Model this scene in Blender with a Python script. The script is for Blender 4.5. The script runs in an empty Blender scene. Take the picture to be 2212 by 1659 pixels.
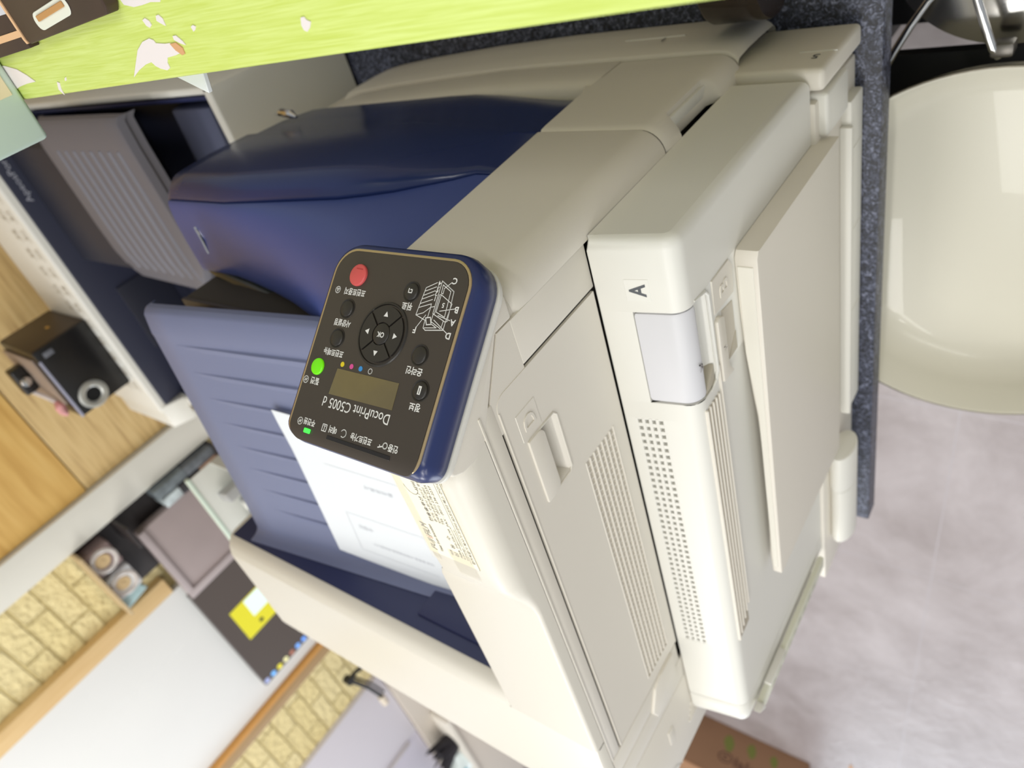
import bpy, bmesh, math, random
from mathutils import Vector, Matrix
random.seed(7)
C = bpy.context.scene.collection
scn = bpy.context.scene

# ---------------------------------------------------------------- camera, world, lights
cam_d = bpy.data.cameras.new('camera')
cam = bpy.data.objects.new('camera', cam_d); C.objects.link(cam)
right = Vector((-0.26274979, -0.7923585, -0.55057294))
down = Vector((-0.76289913, -0.1787437, 0.62131764))
fwd = Vector((-0.59071775, 0.58328269, -0.55752474))
M = Matrix((right, -down, -fwd)).transposed().to_4x4()
M.translation = Vector((0.2141, -0.2485, 0.6917))
cam.matrix_world = M
cam_d.sensor_width = 36.0; cam_d.sensor_fit = 'HORIZONTAL'
cam_d.lens = 36.0 * 1604.5 / 2212.0
cam_d.clip_start = 0.01; cam_d.clip_end = 60
cam_d.dof.use_dof = True; cam_d.dof.focus_distance = 0.40; cam_d.dof.aperture_fstop = 8.0
scn.camera = cam

w = bpy.data.worlds.new('world'); scn.world = w; w.use_nodes = True
w.node_tree.nodes['Background'].inputs[0].default_value = (0.93, 0.97, 1.0, 1)
w.node_tree.nodes['Background'].inputs[1].default_value = 0.5

def area(name, loc, target, sx, sy, power, col=(1, 1, 1)):
    d = bpy.data.lights.new(name, 'AREA'); d.shape = 'RECTANGLE'; d.size = sx; d.size_y = sy
    d.energy = power; d.color = col
    o = bpy.data.objects.new(name, d); C.objects.link(o); o.location = loc
    o.rotation_euler = (Vector(target) - Vector(loc)).to_track_quat('-Z', 'Y').to_euler()
    return o
area('assumed_ceiling_lamp', (-0.75, -0.35, 1.72), (-0.75, -0.35, 0), 1.2, 0.07, 7, (1, 0.985, 0.95))  # unseen ceiling lamps, assumed from the streaky highlights in the pan
area('assumed_ceiling_lamp', (-1.05, -1.25, 1.72), (-0.8, -0.6, 0), 1.2, 0.07, 8.5, (1, 0.985, 0.95))
area('assumed_ceiling_lamp', (-2.2, 0.2, 1.72), (-2.2, 0.2, 0), 1.2, 0.30, 20, (1, 0.985, 0.95))
area('assumed_ceiling_lamp', (-1.3, 0.75, 1.72), (-1.3, 0.9, 0), 1.2, 0.30, 11, (1, 0.985, 0.95))

area('added_glare_lamp', (-6.84, -0.6, 0.55), (0, -0.6, 0.4), 2.6, 1.6, 66, (0.86, 0.92, 1.0))  # unseen area lamp added for bluish floor glare, as from an assumed window
for (x, y) in ((-0.62, -0.42), (-0.95, -0.55), (-0.55, -0.9), (-0.2, -0.6)):  # unseen spots, assumed and added to give small round highlights in the pan
    d = bpy.data.lights.new('assumed_ceiling_spot', 'AREA'); d.shape = 'DISK'; d.size = 0.07; d.energy = 1.2; d.color = (1, 0.98, 0.94)
    o = bpy.data.objects.new('assumed_ceiling_spot', d); C.objects.link(o); o.location = (x, y, 1.7)
area('assumed_ceiling_lamp', (0.95, -0.5, 1.72), (0.3, -0.2, 0), 1.2, 0.07, 9, (1, 0.985, 0.95))  # unseen lamp added to brighten the front faces and the second printer's side
scn.view_settings.view_transform = 'Standard'; scn.view_settings.look = 'None'
scn.view_settings.exposure = -0.1; scn.view_settings.gamma = 1.0; scn.view_settings.use_curve_mapping = False

# ---------------------------------------------------------------- materials
def lin(c):
    c = c / 255.0
    return c / 12.92 if c <= 0.04045 else ((c + 0.055) / 1.055) ** 2.4
def rgb(r, g, b): return (lin(r), lin(g), lin(b), 1)
MATS = {}
def mat(name, col, rough=0.5, metal=0.0, spec=0.5, bump=0.0, bscale=400.0, var=0.0, vscale=8.0, emit=None, estr=0, alpha=1.0, coat=0.0, trans=0.0):
    if name in MATS: return MATS[name]
    m = bpy.data.materials.new(name); m.use_nodes = True; nt = m.node_tree; b = nt.nodes['Principled BSDF']
    b.inputs['Base Color'].default_value = col; b.inputs['Roughness'].default_value = rough
    b.inputs['Metallic'].default_value = metal; b.inputs['Specular IOR Level'].default_value = spec
    b.inputs['Alpha'].default_value = alpha; b.inputs['Coat Weight'].default_value = coat
    b.inputs['Transmission Weight'].default_value = trans
    if emit: b.inputs['Emission Color'].default_value = emit; b.inputs['Emission Strength'].default_value = estr
    tc = nt.nodes.new('ShaderNodeTexCoord')
    if bump:
        n = nt.nodes.new('ShaderNodeTexNoise'); n.inputs['Scale'].default_value = bscale; n.inputs['Detail'].default_value = 3
        nt.links.new(tc.outputs['Object'], n.inputs['Vector'])
        bp = nt.nodes.new('ShaderNodeBump'); bp.inputs['Strength'].default_value = bump; bp.inputs['Distance'].default_value = 0.001
        nt.links.new(n.outputs['Fac'], bp.inputs['Height']); nt.links.new(bp.outputs['Normal'], b.inputs['Normal'])
    if var:
        n = nt.nodes.new('ShaderNodeTexNoise'); n.inputs['Scale'].default_value = vscale; n.inputs['Detail'].default_value = 5
        nt.links.new(tc.outputs['Object'], n.inputs['Vector'])
        r = nt.nodes.new('ShaderNodeValToRGB')
        r.color_ramp.elements[0].position = 0.3; r.color_ramp.elements[1].position = 0.7
        r.color_ramp.elements[0].color = tuple(c * (1 - var) for c in col[:3]) + (1,)
        r.color_ramp.elements[1].color = tuple(min(1, c * (1 + var)) for c in col[:3]) + (1,)
        nt.links.new(n.outputs['Fac'], r.inputs['Fac']); nt.links.new(r.outputs['Color'], b.inputs['Base Color'])
    MATS[name] = m
    return m

def ramp_tex(name, kind, stops, rough=0.5, scale=(1, 1, 1), tscale=5.0, detail=4, bump=0.0, dist=0.001, metal=0, spec=0.5, distortion=0.0):
    """noise / wave / voronoi texture through a colour ramp"""
    if name in MATS: return MATS[name]
    m = bpy.data.materials.new(name); m.use_nodes = True; nt = m.node_tree; b = nt.nodes['Principled BSDF']
    b.inputs['Roughness'].default_value = rough; b.inputs['Metallic'].default_value = metal; b.inputs['Specular IOR Level'].default_value = spec
    tc = nt.nodes.new('ShaderNodeTexCoord'); mp = nt.nodes.new('ShaderNodeMapping'); mp.inputs['Scale'].default_value = scale
    nt.links.new(tc.outputs['Object'], mp.inputs['Vector'])
    if kind == 'noise':
        n = nt.nodes.new('ShaderNodeTexNoise'); n.inputs['Detail'].default_value = detail; out = n.outputs['Fac']
        n.inputs['Distortion'].default_value = distortion
    elif kind == 'voronoi':
        n = nt.nodes.new('ShaderNodeTexVoronoi'); out = n.outputs['Distance']
    n.inputs['Scale'].default_value = tscale
    nt.links.new(mp.outputs['Vector'], n.inputs['Vector'])
    r = nt.nodes.new('ShaderNodeValToRGB'); els = r.color_ramp.elements
    while len(els) < len(stops): els.new(0.5)
    for e, (p, c) in zip(els, stops): e.position = p; e.color = c
    nt.links.new(out, r.inputs['Fac']); nt.links.new(r.outputs['Color'], b.inputs['Base Color'])
    if bump:
        bp = nt.nodes.new('ShaderNodeBump'); bp.inputs['Strength'].default_value = bump; bp.inputs['Distance'].default_value = dist
        nt.links.new(out, bp.inputs['Height']); nt.links.new(bp.outputs['Normal'], b.inputs['Normal'])
    MATS[name] = m
    return m

CREAM = mat('cream_plastic', rgb(224, 218, 206), 0.42, bump=0.06, bscale=1500)
CREAM2 = mat('light_cream_plastic', rgb(221, 216, 204), 0.42, bump=0.06, bscale=1500)
WHITEP = mat('white_plastic', rgb(228, 226, 218), 0.42, bump=0.05, bscale=1500)
GREYP = mat('pale_grey_plastic', rgb(212, 211, 214), 0.45)
BLUE = mat('blue_plastic', rgb(64, 80, 142), 0.34, bump=0.05, bscale=1500)
BLUE_T = mat('blue_tray_plastic', rgb(110, 117, 148), 0.5, bump=0.05, bscale=1500)
NAVY = mat('navy_plastic', rgb(38, 44, 82), 0.45)
NAVY_G = mat('glossy_navy_plastic', rgb(30, 44, 92), 0.22)
DARK = mat('dark_gap', rgb(40, 36, 32), 0.7)
FACE = mat('charcoal_panel_plastic', rgb(68, 61, 55), 0.42, bump=0.03, bscale=2500)
KEYB = mat('black_key_rubber', rgb(46, 43, 40), 0.4)
SILVER = mat('champagne_trim', rgb(200, 178, 140), 0.3, metal=0.7)
CHROME = mat('chrome', rgb(215, 215, 215), 0.12, metal=1.0)
INK = mat('white_ink', rgb(240, 240, 240), 0.6, emit=(1, 1, 1, 1), estr=0.0)
GREYINK = mat('grey_ink', rgb(85, 88, 92), 0.6)
RED = mat('red_button', rgb(222, 92, 92), 0.4)
GREEN = mat('green_button', rgb(110, 225, 10), 0.35, emit=(0.2, 0.9, 0.0, 1), estr=0.25)
LEDG = mat('green_led', rgb(60, 255, 60), 0.4, emit=(0.05, 1.0, 0.08, 1), estr=1.2)
LCD = mat('olive_display', rgb(112, 100, 66), 0.15, coat=0.3, var=0.06, vscale=60)
YEL = mat('yellow_dot', rgb(236, 214, 40), 0.5); MAG = mat('magenta_dot', rgb(226, 84, 160), 0.5); CYA = mat('cyan_dot', rgb(60, 150, 226), 0.5)
PAPER = mat('white_paper', rgb(226, 230, 234), 0.7)
CARD = mat('cream_card', rgb(250, 243, 218), 0.7)
INKB = mat('black_ink', rgb(98, 94, 92), 0.7); INKR = mat('red_ink', rgb(220, 60, 50), 0.7); INKG = mat('grey_text_ink', rgb(186, 188, 194), 0.7)
TAPE = mat('clear_tape', rgb(225, 220, 205), 0.25, alpha=0.35)
GREYTRAY = mat('grey_tray_plastic', rgb(104, 102, 110), 0.5)
DNAVY = mat('dark_navy_plastic', rgb(44, 47, 66), 0.45)
BLACKP = mat('black_plastic', rgb(26, 25, 26), 0.3)
BROWNK = mat('dark_brown_board', rgb(62, 44, 34), 0.5, var=0.2, vscale=30)

# ---------------------------------------------------------------- mesh builder (all numbers in millimetres)
class MB:
    def __init__(s): s.bm = bmesh.new()
    def _merge(s, t):
        me = bpy.data.meshes.new('tmp'); t.to_mesh(me); t.free(); s.bm.from_mesh(me); bpy.data.meshes.remove(me)
    def box(s, x0, x1, y0, y1, z0, z1, r=0, seg=2, rot=None, piv=None):
        t = bmesh.new(); bmesh.ops.create_cube(t, size=1)
        for v in t.verts: v.co = Vector(((x0 + x1) / 2 + v.co.x * (x1 - x0), (y0 + y1) / 2 + v.co.y * (y1 - y0), (z0 + z1) / 2 + v.co.z * (z1 - z0)))
        if r: bmesh.ops.bevel(t, geom=t.edges[:], offset=r, segments=seg, affect='EDGES', profile=0.5)
        if rot is not None:
            p = Vector(piv); 
            for v in t.verts: v.co = rot @ (v.co - p) + p
        s._merge(t); return s
    def prism(s, pts, axis, a, b, r=0, seg=2, fn=None):
        """polygon pts (2d) extruded along axis from a to b: x->(y,z)  y->(x,z)  z->(x,y)"""
        t = bmesh.new()
        def P(p, h):
            if axis == 'x': return Vector((h, p[0], p[1]))
            if axis == 'y': return Vector((p[0], h, p[1]))
            return Vector((p[0], p[1], h))
        A = [t.verts.new(P(p, a)) for p in pts]; B = [t.verts.new(P(p, b)) for p in pts]
        t.faces.new(A); t.faces.new(B)
        n = len(pts)
        for i in range(n): t.faces.new((A[i], A[(i + 1) % n], B[(i + 1) % n], B[i]))
        bmesh.ops.recalc_face_normals(t, faces=t.faces[:])
        if r: bmesh.ops.bevel(t, geom=t.edges[:], offset=r, segments=seg, affect='EDGES', profile=0.5, clamp_overlap=True)
        if fn:
            for v in t.verts: v.co = fn(v.co)
        s._merge(t); return s
    def loft(s, rows, close=False, caps=False, flip=False):
        t = bmesh.new(); V = [[t.verts.new(Vector(p)) for p in r] for r in rows]
        for i in range(len(V) - 1):
            n = len(V[i])
            for j in range(n if close else n - 1):
                k = (j + 1) % n
                try: t.faces.new((V[i][j], V[i][k], V[i + 1][k], V[i + 1][j]))
                except ValueError: pass
        if caps: t.faces.new(V[0]); t.faces.new(V[-1])
        bmesh.ops.remove_doubles(t, verts=t.verts[:], dist=1e-4)
        bmesh.ops.recalc_face_normals(t, faces=t.faces[:])
        if flip: bmesh.ops.reverse_faces(t, faces=t.faces[:])
        s._merge(t); return s
    def poly(s, pts):
        t = bmesh.new(); t.faces.new([t.verts.new(Vector(p)) for p in pts]); s._merge(t); return s
    def frame_cyl(s, c, u, v, n, r, h, seg=32, r2=None, bev=0, ru=1.0):
        """cylinder on plane (u,v) at c rising h along n"""
        c, u, v, n = Vector(c), Vector(u), Vector(v), Vector(n); r2 = r if r2 is None else r2
        ring = lambda rr, hh: [c + n * hh + u * (rr * ru * math.cos(2 * math.pi * i / seg)) + v * (rr * math.sin(2 * math.pi * i / seg)) for i in range(seg)]
        rows = [ring(r, 0)] + ([ring(r2, h - bev), ring(r2 - bev * 0.3, h - bev * 0.3), ring(r2 - bev, h)] if bev else [ring(r2, h)])
        return s.loft(rows, close=True, caps=True)
    def lathe(s, prof, c, n=(0, 0, 1), seg=48, u=None, closed=False):
        n = Vector(n).normalized(); c = Vector(c); u = Vector(u) if u else n.orthogonal().normalized(); v = n.cross(u)
        rows = []
        for (r, h) in prof: rows.append([c + n * h + (u * math.cos(2 * math.pi * i / seg) + v * math.sin(2 * math.pi * i / seg)) * max(r, 0.001) for i in range(seg)])
        if closed: rows.append(rows[0])
        return s.loft(rows, close=True)
    def tube(s, pts, r, seg=10, close=False):
        pts = [Vector(p) for p in pts]; rows = []; N = len(pts); prev = None
        for i, p in enumerate(pts):
            d = (pts[(i + 1) % N] - pts[i - 1]) if close else (pts[min(i + 1, N - 1)] - pts[max(i - 1, 0)])
            d.normalize(); a = d.orthogonal().normalized() if prev is None else (prev - d * prev.dot(d)).normalized(); prev = a; b = d.cross(a)
            rr = r[i] if isinstance(r, (list, tuple)) else r
            rows.append([p + (a * math.cos(2 * math.pi * k / seg) + b * math.sin(2 * math.pi * k / seg)) * rr for k in range(seg)])
        if close: rows.append(rows[0]); return s.loft(rows, close=True)
        return s.loft(rows, close=True, caps=True)
    def strip(s, pts, wd, n):
        """thin flat line of width wd on a plane of normal n"""
        n = Vector(n); pts = [Vector(p) for p in pts]
        for a, b in zip(pts, pts[1:]):
            d = (b - a).normalized(); q = n.cross(d) * wd / 2; e = d * wd / 2
            s.poly((a - e - q, b + e - q, b + e + q, a - e + q))
        return s
    def text(s, body, c, xd, yd, h, wd=None, ext=0.0, bold=0.0, align='C', shear=0.0):
        cu = bpy.data.curves.new('t', 'FONT'); cu.body = body; cu.size = 1; cu.resolution_u = 3; cu.offset = bold; cu.extrude = ext / h * 0.7 if ext else 0; cu.shear = shear
        o = bpy.data.objects.new('t', cu); C.objects.link(o); bpy.context.view_layer.update()
        me = bpy.data.meshes.new_from_object(o.evaluated_get(bpy.context.evaluated_depsgraph_get()))
        bpy.data.objects.remove(o); bpy.data.curves.remove(cu)
        xs = [v.co.x for v in me.vertices]; ys = [v.co.y for v in me.vertices]
        x0, x1, y0, y1 = min(xs), max(xs), min(ys), max(ys); k = h / (y1 - y0); kx = wd / (x1 - x0) if wd else k
        xd, yd, c = Vector(xd).normalized(), Vector(yd).normalized(), Vector(c); n = xd.cross(yd)
        ox = (x0 + x1) / 2 if align == 'C' else x0
        for v in me.vertices: v.co = c + xd * ((v.co.x - ox) * kx) + yd * ((v.co.y - (y0 + y1) / 2) * k) + n * (v.co.z * k)
        s.bm.from_mesh(me); bpy.data.meshes.remove(me); return s
    def apply(s, fn):
        for v in s.bm.verts: v.co = Vector(fn(v.co))
        return s
    def build(s, name, m, parent=None, angle=32, loc=None, mats=None):
        me = bpy.data.meshes.new(name)
        off = OFF[parent] if parent else (Vector(loc) if loc else Vector((0, 0, 0)))
        ca = math.radians(angle)
        for f in s.bm.faces: f.smooth = True
        for e in s.bm.edges:
            if len(e.link_faces) == 2 and e.calc_face_angle(0) > ca: e.smooth = False
        for v in s.bm.verts: v.co = (v.co - off) * 0.001
        s.bm.to_mesh(me); s.bm.free()
        me.materials.append(m)
        o = bpy.data.objects.new(name, me); C.objects.link(o)
        if parent: o.parent = parent
        else: o.location = off * 0.001
        OFF[o] = off
        return o
OFF = {}
def thing(name, label, cat, loc, group=None):
    o = bpy.data.objects.new(name, None); C.objects.link(o); o.empty_display_size = 0.05
    o.location = Vector(loc) * 0.001; OFF[o] = Vector(loc); return tag(o, label, cat, group)
def tag(o, label, cat, group=None):
    o['label'] = label; o['category'] = cat
    if group: o['group'] = group
    return o
def struct(o): o['kind'] = 'structure'; return o
def plabel(o, l): o['label'] = l; return o
def smoothstep(a, b, x):
    t = max(0.0, min(1.0, (x - a) / (b - a))); return t * t * (3 - 2 * t)
def interp(tab, x):
    if x <= tab[0][0]: return tab[0][1]
    for (a, u), (b, v) in zip(tab, tab[1:]):
        if x <= b: t = (x - a) / (b - a); return u + (v - u) * t
    return tab[-1][1]

# ================================================================ ROOM
FZ = -720.0
fl = MB(); fl.poly(((-7000, -2500, FZ), (2500, -2500, FZ), (2500, 4200, FZ), (-7000, 4200, FZ)))
def floor_mat():
    m = bpy.data.materials.new('vinyl_floor'); m.use_nodes = True; nt = m.node_tree; b = nt.nodes['Principled BSDF']; L = nt.links
    tc = nt.nodes.new('ShaderNodeTexCoord')
    br = nt.nodes.new('ShaderNodeTexBrick'); br.offset = 0; br.squash = 1
    br.inputs['Scale'].default_value = 1.0; br.inputs['Mortar Size'].default_value = 0.0016; br.inputs['Brick Width'].default_value = 0.61; br.inputs['Row Height'].default_value = 0.61
    mp = nt.nodes.new('ShaderNodeMapping'); mp.inputs['Location'].default_value = (0.44, 0.12, 0); mp.inputs['Rotation'].default_value = (0, 0, 0.03)
    L.new(tc.outputs['Object'], mp.inputs['Vector']); L.new(mp.outputs['Vector'], br.inputs['Vector'])
    n = nt.nodes.new('ShaderNodeTexNoise'); n.inputs['Scale'].default_value = 4.5; n.inputs['Detail'].default_value = 9; n.inputs['Roughness'].default_value = 0.66
    n.inputs['Distortion'].default_value = 0.35
    L.new(tc.outputs['Object'], n.inputs['Vector'])
    r = nt.nodes.new('ShaderNodeValToRGB'); e = r.color_ramp.elements
    e[0].position = 0.3; e[0].color = rgb(164, 154, 154); e[1].position = 0.7; e[1].color = rgb(196, 188, 190)
    L.new(n.outputs['Fac'], r.inputs['Fac'])
    mx = nt.nodes.new('ShaderNodeMix'); mx.data_type = 'RGBA'; mx.inputs['B'].default_value = rgb(186, 180, 184)
    L.new(br.outputs['Fac'], mx.inputs['Factor']); L.new(r.outputs['Color'], mx.inputs['A']); L.new(mx.outputs['Result'], b.inputs['Base Color'])
    n2 = nt.nodes.new('ShaderNodeTexNoise'); n2.inputs['Scale'].default_value = 14; n2.inputs['Detail'].default_value = 6; n2.inputs['Distortion'].default_value = 1.5
    L.new(tc.outputs['Object'], n2.inputs['Vector'])
    bp = nt.nodes.new('ShaderNodeBump'); bp.inputs['Strength'].default_value = 0.4; bp.inputs['Distance'].default_value = 0.004
    L.new(n2.outputs['Fac'], bp.inputs['Height']); L.new(bp.outputs['Normal'], b.inputs['Normal'])
    b.inputs['Roughness'].default_value = 0.33
    return m
struct(fl.build('floor', floor_mat()))

def brick_mat():
    m = bpy.data.materials.new('cream_foam_brick'); m.use_nodes = True; nt = m.node_tree; b = nt.nodes['Principled BSDF']; L = nt.links
    tc = nt.nodes.new('ShaderNodeTexCoord'); sp = nt.nodes.new('ShaderNodeSeparateXYZ'); cb = nt.nodes.new('ShaderNodeCombineXYZ')
    L.new(tc.outputs['Object'], sp.inputs[0]); L.new(sp.outputs['X'], cb.inputs['X']); L.new(sp.outputs['Z'], cb.inputs['Y'])
    mp = nt.nodes.new('ShaderNodeMapping'); mp.inputs['Location'].default_value = (0.03, 0.012, 0); L.new(cb.outputs[0], mp.inputs['Vector'])
    br = nt.nodes.new('ShaderNodeTexBrick'); br.inputs['Scale'].default_value = 1; br.inputs['Brick Width'].default_value = 0.150; br.inputs['Row Height'].default_value = 0.055
    br.inputs['Mortar Size'].default_value = 0.004; br.inputs['Mortar Smooth'].default_value = 0.5; br.inputs['Color1'].default_value = rgb(226, 208, 150); br.inputs['Color2'].default_value = rgb(232, 216, 164); br.inputs['Mortar'].default_value = rgb(212, 192, 132)
    L.new(mp.outputs['Vector'], br.inputs['Vector']); L.new(br.outputs['Color'], b.inputs['Base Color'])
    n = nt.nodes.new('ShaderNodeTexNoise'); n.inputs['Scale'].default_value = 55; n.inputs['Detail'].default_value = 5; L.new(tc.outputs['Object'], n.inputs['Vector'])
    ma = nt.nodes.new('ShaderNodeMath'); ma.operation = 'MULTIPLY_ADD'; ma.inputs[1].default_value = -1.6
    L.new(br.outputs['Fac'], ma.inputs[0]); L.new(n.outputs['Fac'], ma.inputs[2])
    bp = nt.nodes.new('ShaderNodeBump'); bp.inputs['Strength'].default_value = 1.0; bp.inputs['Distance'].default_value = 0.012
    L.new(ma.outputs[0], bp.inputs['Height']); L.new(bp.outputs['Normal'], b.inputs['Normal']); b.inputs['Roughness'].default_value = 0.7
    return m
wl = MB(); wl.box(-2250, -500, 1420, 1520, FZ, 1700)
struct(wl.build('wall_back', brick_mat()))
wl = MB(); wl.box(-7000, -2250, 2550, 2650, FZ, 1700)
struct(wl.build('wall_rear', mat('beige_wall', rgb(196, 184, 168), 0.8, bump=0.1, bscale=60)))
wl = MB(); wl.box(-7000, -6900, -2500, 2650, FZ, 1700)
struct(wl.build('wall_left', mat('pale_wall', rgb(226, 224, 224), 0.7)))

wl = MB(); wl.box(-6899, -6860, -1960, -1900, -300, 1400, 4); wl.box(-6899, -6860, 700, 760, -300, 1400, 4); wl.box(-6899, -6860, -1960, 760, -320, -260, 4); wl.box(-6899, -6860, -1960, 760, 1360, 1420, 4)
struct(wl.build('assumed_window_frame', mat('assumed_frame_white', rgb(226, 226, 226), 0.5)))  # unseen frame added around the glare lamp; the window itself is assumed
wl = MB(); wl.box(1700, 1800, -2500, 1600, FZ, 1700)
struct(wl.build('light_block_wall', mat('warm_bounce_wall', rgb(224, 212, 184), 0.7)))  # unseen wall added to block world light from the front and bounce warm tone
WOODY = ramp_tex('yellow_oak', 'noise', [(0.3, rgb(206, 160, 84)), (0.55, rgb(226, 184, 106)), (0.75, rgb(234, 196, 122))], 0.45, (1.2, 1, 16), 4.0, 5)
WOODG = ramp_tex('greyish_oak', 'noise', [(0.3, rgb(172, 140, 90)), (0.5, rgb(204, 174, 118)), (0.75, rgb(214, 188, 136))], 0.5, (1.6, 1, 26), 4.0, 5)
WOODL = ramp_tex('light_wood', 'noise', [(0.3, rgb(214, 178, 122)), (0.7, rgb(232, 202, 150))], 0.5, (14, 14, 1), 3.0, 4)
WOODO = ramp_tex('orange_wood', 'noise', [(0.3, rgb(190, 132, 60)), (0.7, rgb(216, 160, 86))], 0.5, (14, 14, 1), 3.0, 4)

# oak cabinet on the wall
cab = thing('wall_cabinet', 'oak wall cabinet behind the dark printer, yellow upper door over greyish lower door', 'cabinet', (-250, 1402, FZ))
b = MB(); b.box(-671, 500, 1392, 1419, FZ, 1500); b.build('carcass', WOODG, cab)
b = MB(); b.box(-671, 500, 1380, 1391, 446, 1500, 1); plabel(b.build('door', WOODY, cab), 'yellow oak upper door')
b = MB(); b.box(-671, 500, 1382, 1391, FZ + 60, 443, 1); plabel(b.build('door', WOODG, cab), 'greyish oak lower door')
# white pillar
b = MB(); b.box(-759, -674, 1366, 1419, FZ, 1500, 2); struct(b.build('trim_1', mat('white_paint', rgb(222, 219, 208), 0.55)))
b = MB(); b.box(-1042, -992, 1392, 1419, 447, 1500, 3); struct(b.build('trim_2', WOODL))
b = MB(); b.box(-1618, -1574, 1384, 1419, FZ, 1500, 2); struct(b.build('trim_3', ramp_tex('brown_wood', 'noise', [(0.3, rgb(150, 120, 80)), (0.7, rgb(176, 146, 104))], 0.5, (10, 10, 1), 3)))
b = MB(); b.box(-1574, -1562, 1378, 1419, FZ, 1500, 1); struct(b.build('trim_4', WOODO))
b = MB(); b.box(-1560, -1044, 1396, 1419, FZ, 1500, 1)
tag(b.build('partition_panel', mat('white_board', rgb(226, 226, 224), 0.5, var=0.02, vscale=3)), 'plain white panel framed by two wooden posts above the monitor', 'panel')

# ================================================================ GRANITE TABLE
GRANITE = ramp_tex('speckled_granite', 'noise', [(0.36, rgb(20, 20, 28)), (0.5, rgb(52, 55, 70)), (0.6, rgb(92, 97, 118)), (0.72, rgb(146, 150, 170))], 0.45, (1, 1, 1), 260, 4, bump=0.25, distortion=1.2)
tb = thing('table', 'black speckled stone table under the cream printer', 'table', (-200, 400, FZ))
b = MB(); b.box(-622, 330, -82, 1380, -28, 0, 1.5); b.build('tabletop', GRANITE, tb)
for x in (-560, 280):
    for y in (140, 1300):
        b = MB(); b.box(x - 20, x + 20, y - 20, y + 20, FZ, -28, 2); b.build('leg', mat('black_steel', rgb(30, 30, 32), 0.5), tb)

# ================================================================ MAIN PRINTER
pr = thing('laser_printer', 'large cream printer with blue top and tilted control panel', 'printer', (-300, 250, 2))
b = MB()
b.box(-618, -84, 21, 490, 4, 391, 3); b.box(-84, -2, 21, 490, 4, 290, 2); b.box(-618, -388, 488, 540, 4, 335, 2); b.box(-84, -4, 21, 92, 288, 432, 2); b.box(-618, -84, 21, 88, 388, 470, 2); b.box(-616, -388, 488, 538, 330, 440, 2); b.build('seam_shade_core', DARK, pr)  # body core coloured dark so the open cover seams read as shade
b = MB(); b.box(-38, -33.5, 2, 5.4, 350, 478); b.box(-441, -38, 2, 5.4, 471.6, 475.4); b.box(-612, -38, 5.2, 6.2, 330, 372); b.box(-472, -468, 2, 5.6, 340, 487); b.build('gap_shade_strips', DARK, pr)  # dark strips stand in for the shade inside the cover gaps
for x in (-580, -60):
    for y in (40, 520):
        q = MB(); q.frame_cyl((x, y, 0.5), (1, 0, 0), (0, 1, 0), (0, 0, 1), 16, 6, 20); q.build('foot', DARK, pr)

# --- right and rear covers
b = MB(); b.box(-620, -385, 530, 542, 6, 440, 3); b.box(-386, 2, 491, 497, 6, 338, 2); b.build('side_cover', CREAM, pr)
b = MB(); b.box(-621, -612, 4, 540, 6, 395, 2); b.build('rear_cover', CREAM, pr)

# --- rear top block with the raised rim
rt = MB()
def rim_profile(y0, y1):
    return None
rows = []
for (x, z) in ((-383.5, 400), (-383.5, 482), (-386, 490), (-393, 496), (-404, 499.4), (-414, 500), (-548, 500), (-556, 498.5), (-562, 494), (-572, 470), (-600, 410), (-620, 396)):
    rows.append([(x, 4, z), (x, 540, z)] if False else [(x, 92 if x > -403 else 2, z), (x, 538, z)])
# explicit strip: inner bevel only right of the exit strip, flat part full width
rt.loft([[(x, 92, z), (x, 532, z), (x, 538, z - 5), (x, 540, 396)] for (x, z) in ((-383.5, 396), (-383.5, 482), (-386, 490), (-393, 496), (-404, 499.4))])
rt.loft([[(x, -0.0, min(488.5, z - 5)), (x, 0.0, z - 4), (x, 1.2, z - 1.2), (x, 4, z), (x, 92, z), (x, 532, z), (x, 538, z - 5), (x, 540, 396)] for (x, z) in ((-404, 499.4), (-414, 500), (-548, 500), (-556, 498.5), (-562, 494), (-574, 470), (-602, 415), (-620, 400))])
rt.build('rear_top_cover', CREAM2, pr, 40)
b = MB(); b.poly(((-383.2, 92, 396), (-383.2, 532, 396), (-383.2, 532, 484), (-383.2, 92, 484)))
b.box(-384, -380.5, 94, 224, 396, 470, 1.2); b.build('tray_rear_wall', NAVY, pr)

# --- left top strip (hump over the paper exit)
st = MB(); rows = []
for (x, zt, yr, r) in ((-52, 508, 60, 14), (-58, 514, 61, 15), (-70, 515.5, 62, 15), (-150, 515.5, 62, 15), (-166, 514.5, 62, 14), (-176, 510.5, 66, 10), (-186, 505, 76, 6), (-196, 501.5, 86, 4), (-206, 500, 91, 3), (-402.6, 500, 92, 3)):
    p = [(x, 0, 488.6), (x, 0, zt - r)]
    for k in range(1, 7):
        a = k / 6 * math.pi / 2; p.append((x, r * (1 - math.cos(a)), zt - r + r * math.sin(a)))
    p += [(x, yr - 3, zt), (x, yr - 0.8, zt - 0.8), (x, yr, zt - 3), (x, yr, 400)]
    rows.append(p)
WARM = mat('warm_white_plastic', rgb(230, 226, 214), 0.42)
st.loft(rows, caps=True); st.build('exit_cover', CREAM2, pr, 40)
# --- left rail between the groove and the door
b = MB(); b.box(-440.5, -36, 0, 6, 474.5, 486, 0.8); b.box(-440.5, -36, -0.8, 6, 486.2, 488, 0.5)
b.prism([(-60, 440), (-3, 440), (-3, 452.6), (-54, 487.6), (-60, 487.6)], 'y', 0.3, 6, 0)
b.box(-34.2, -3, 0, 6, 357.2, 440, 0.6)
b.build('side_rail', CREAM, pr)

# --- D door with grip and louvre grille
dd = MB()
xa, xb, za, zb = -36.8, -440, 358.7, 472.3
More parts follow.
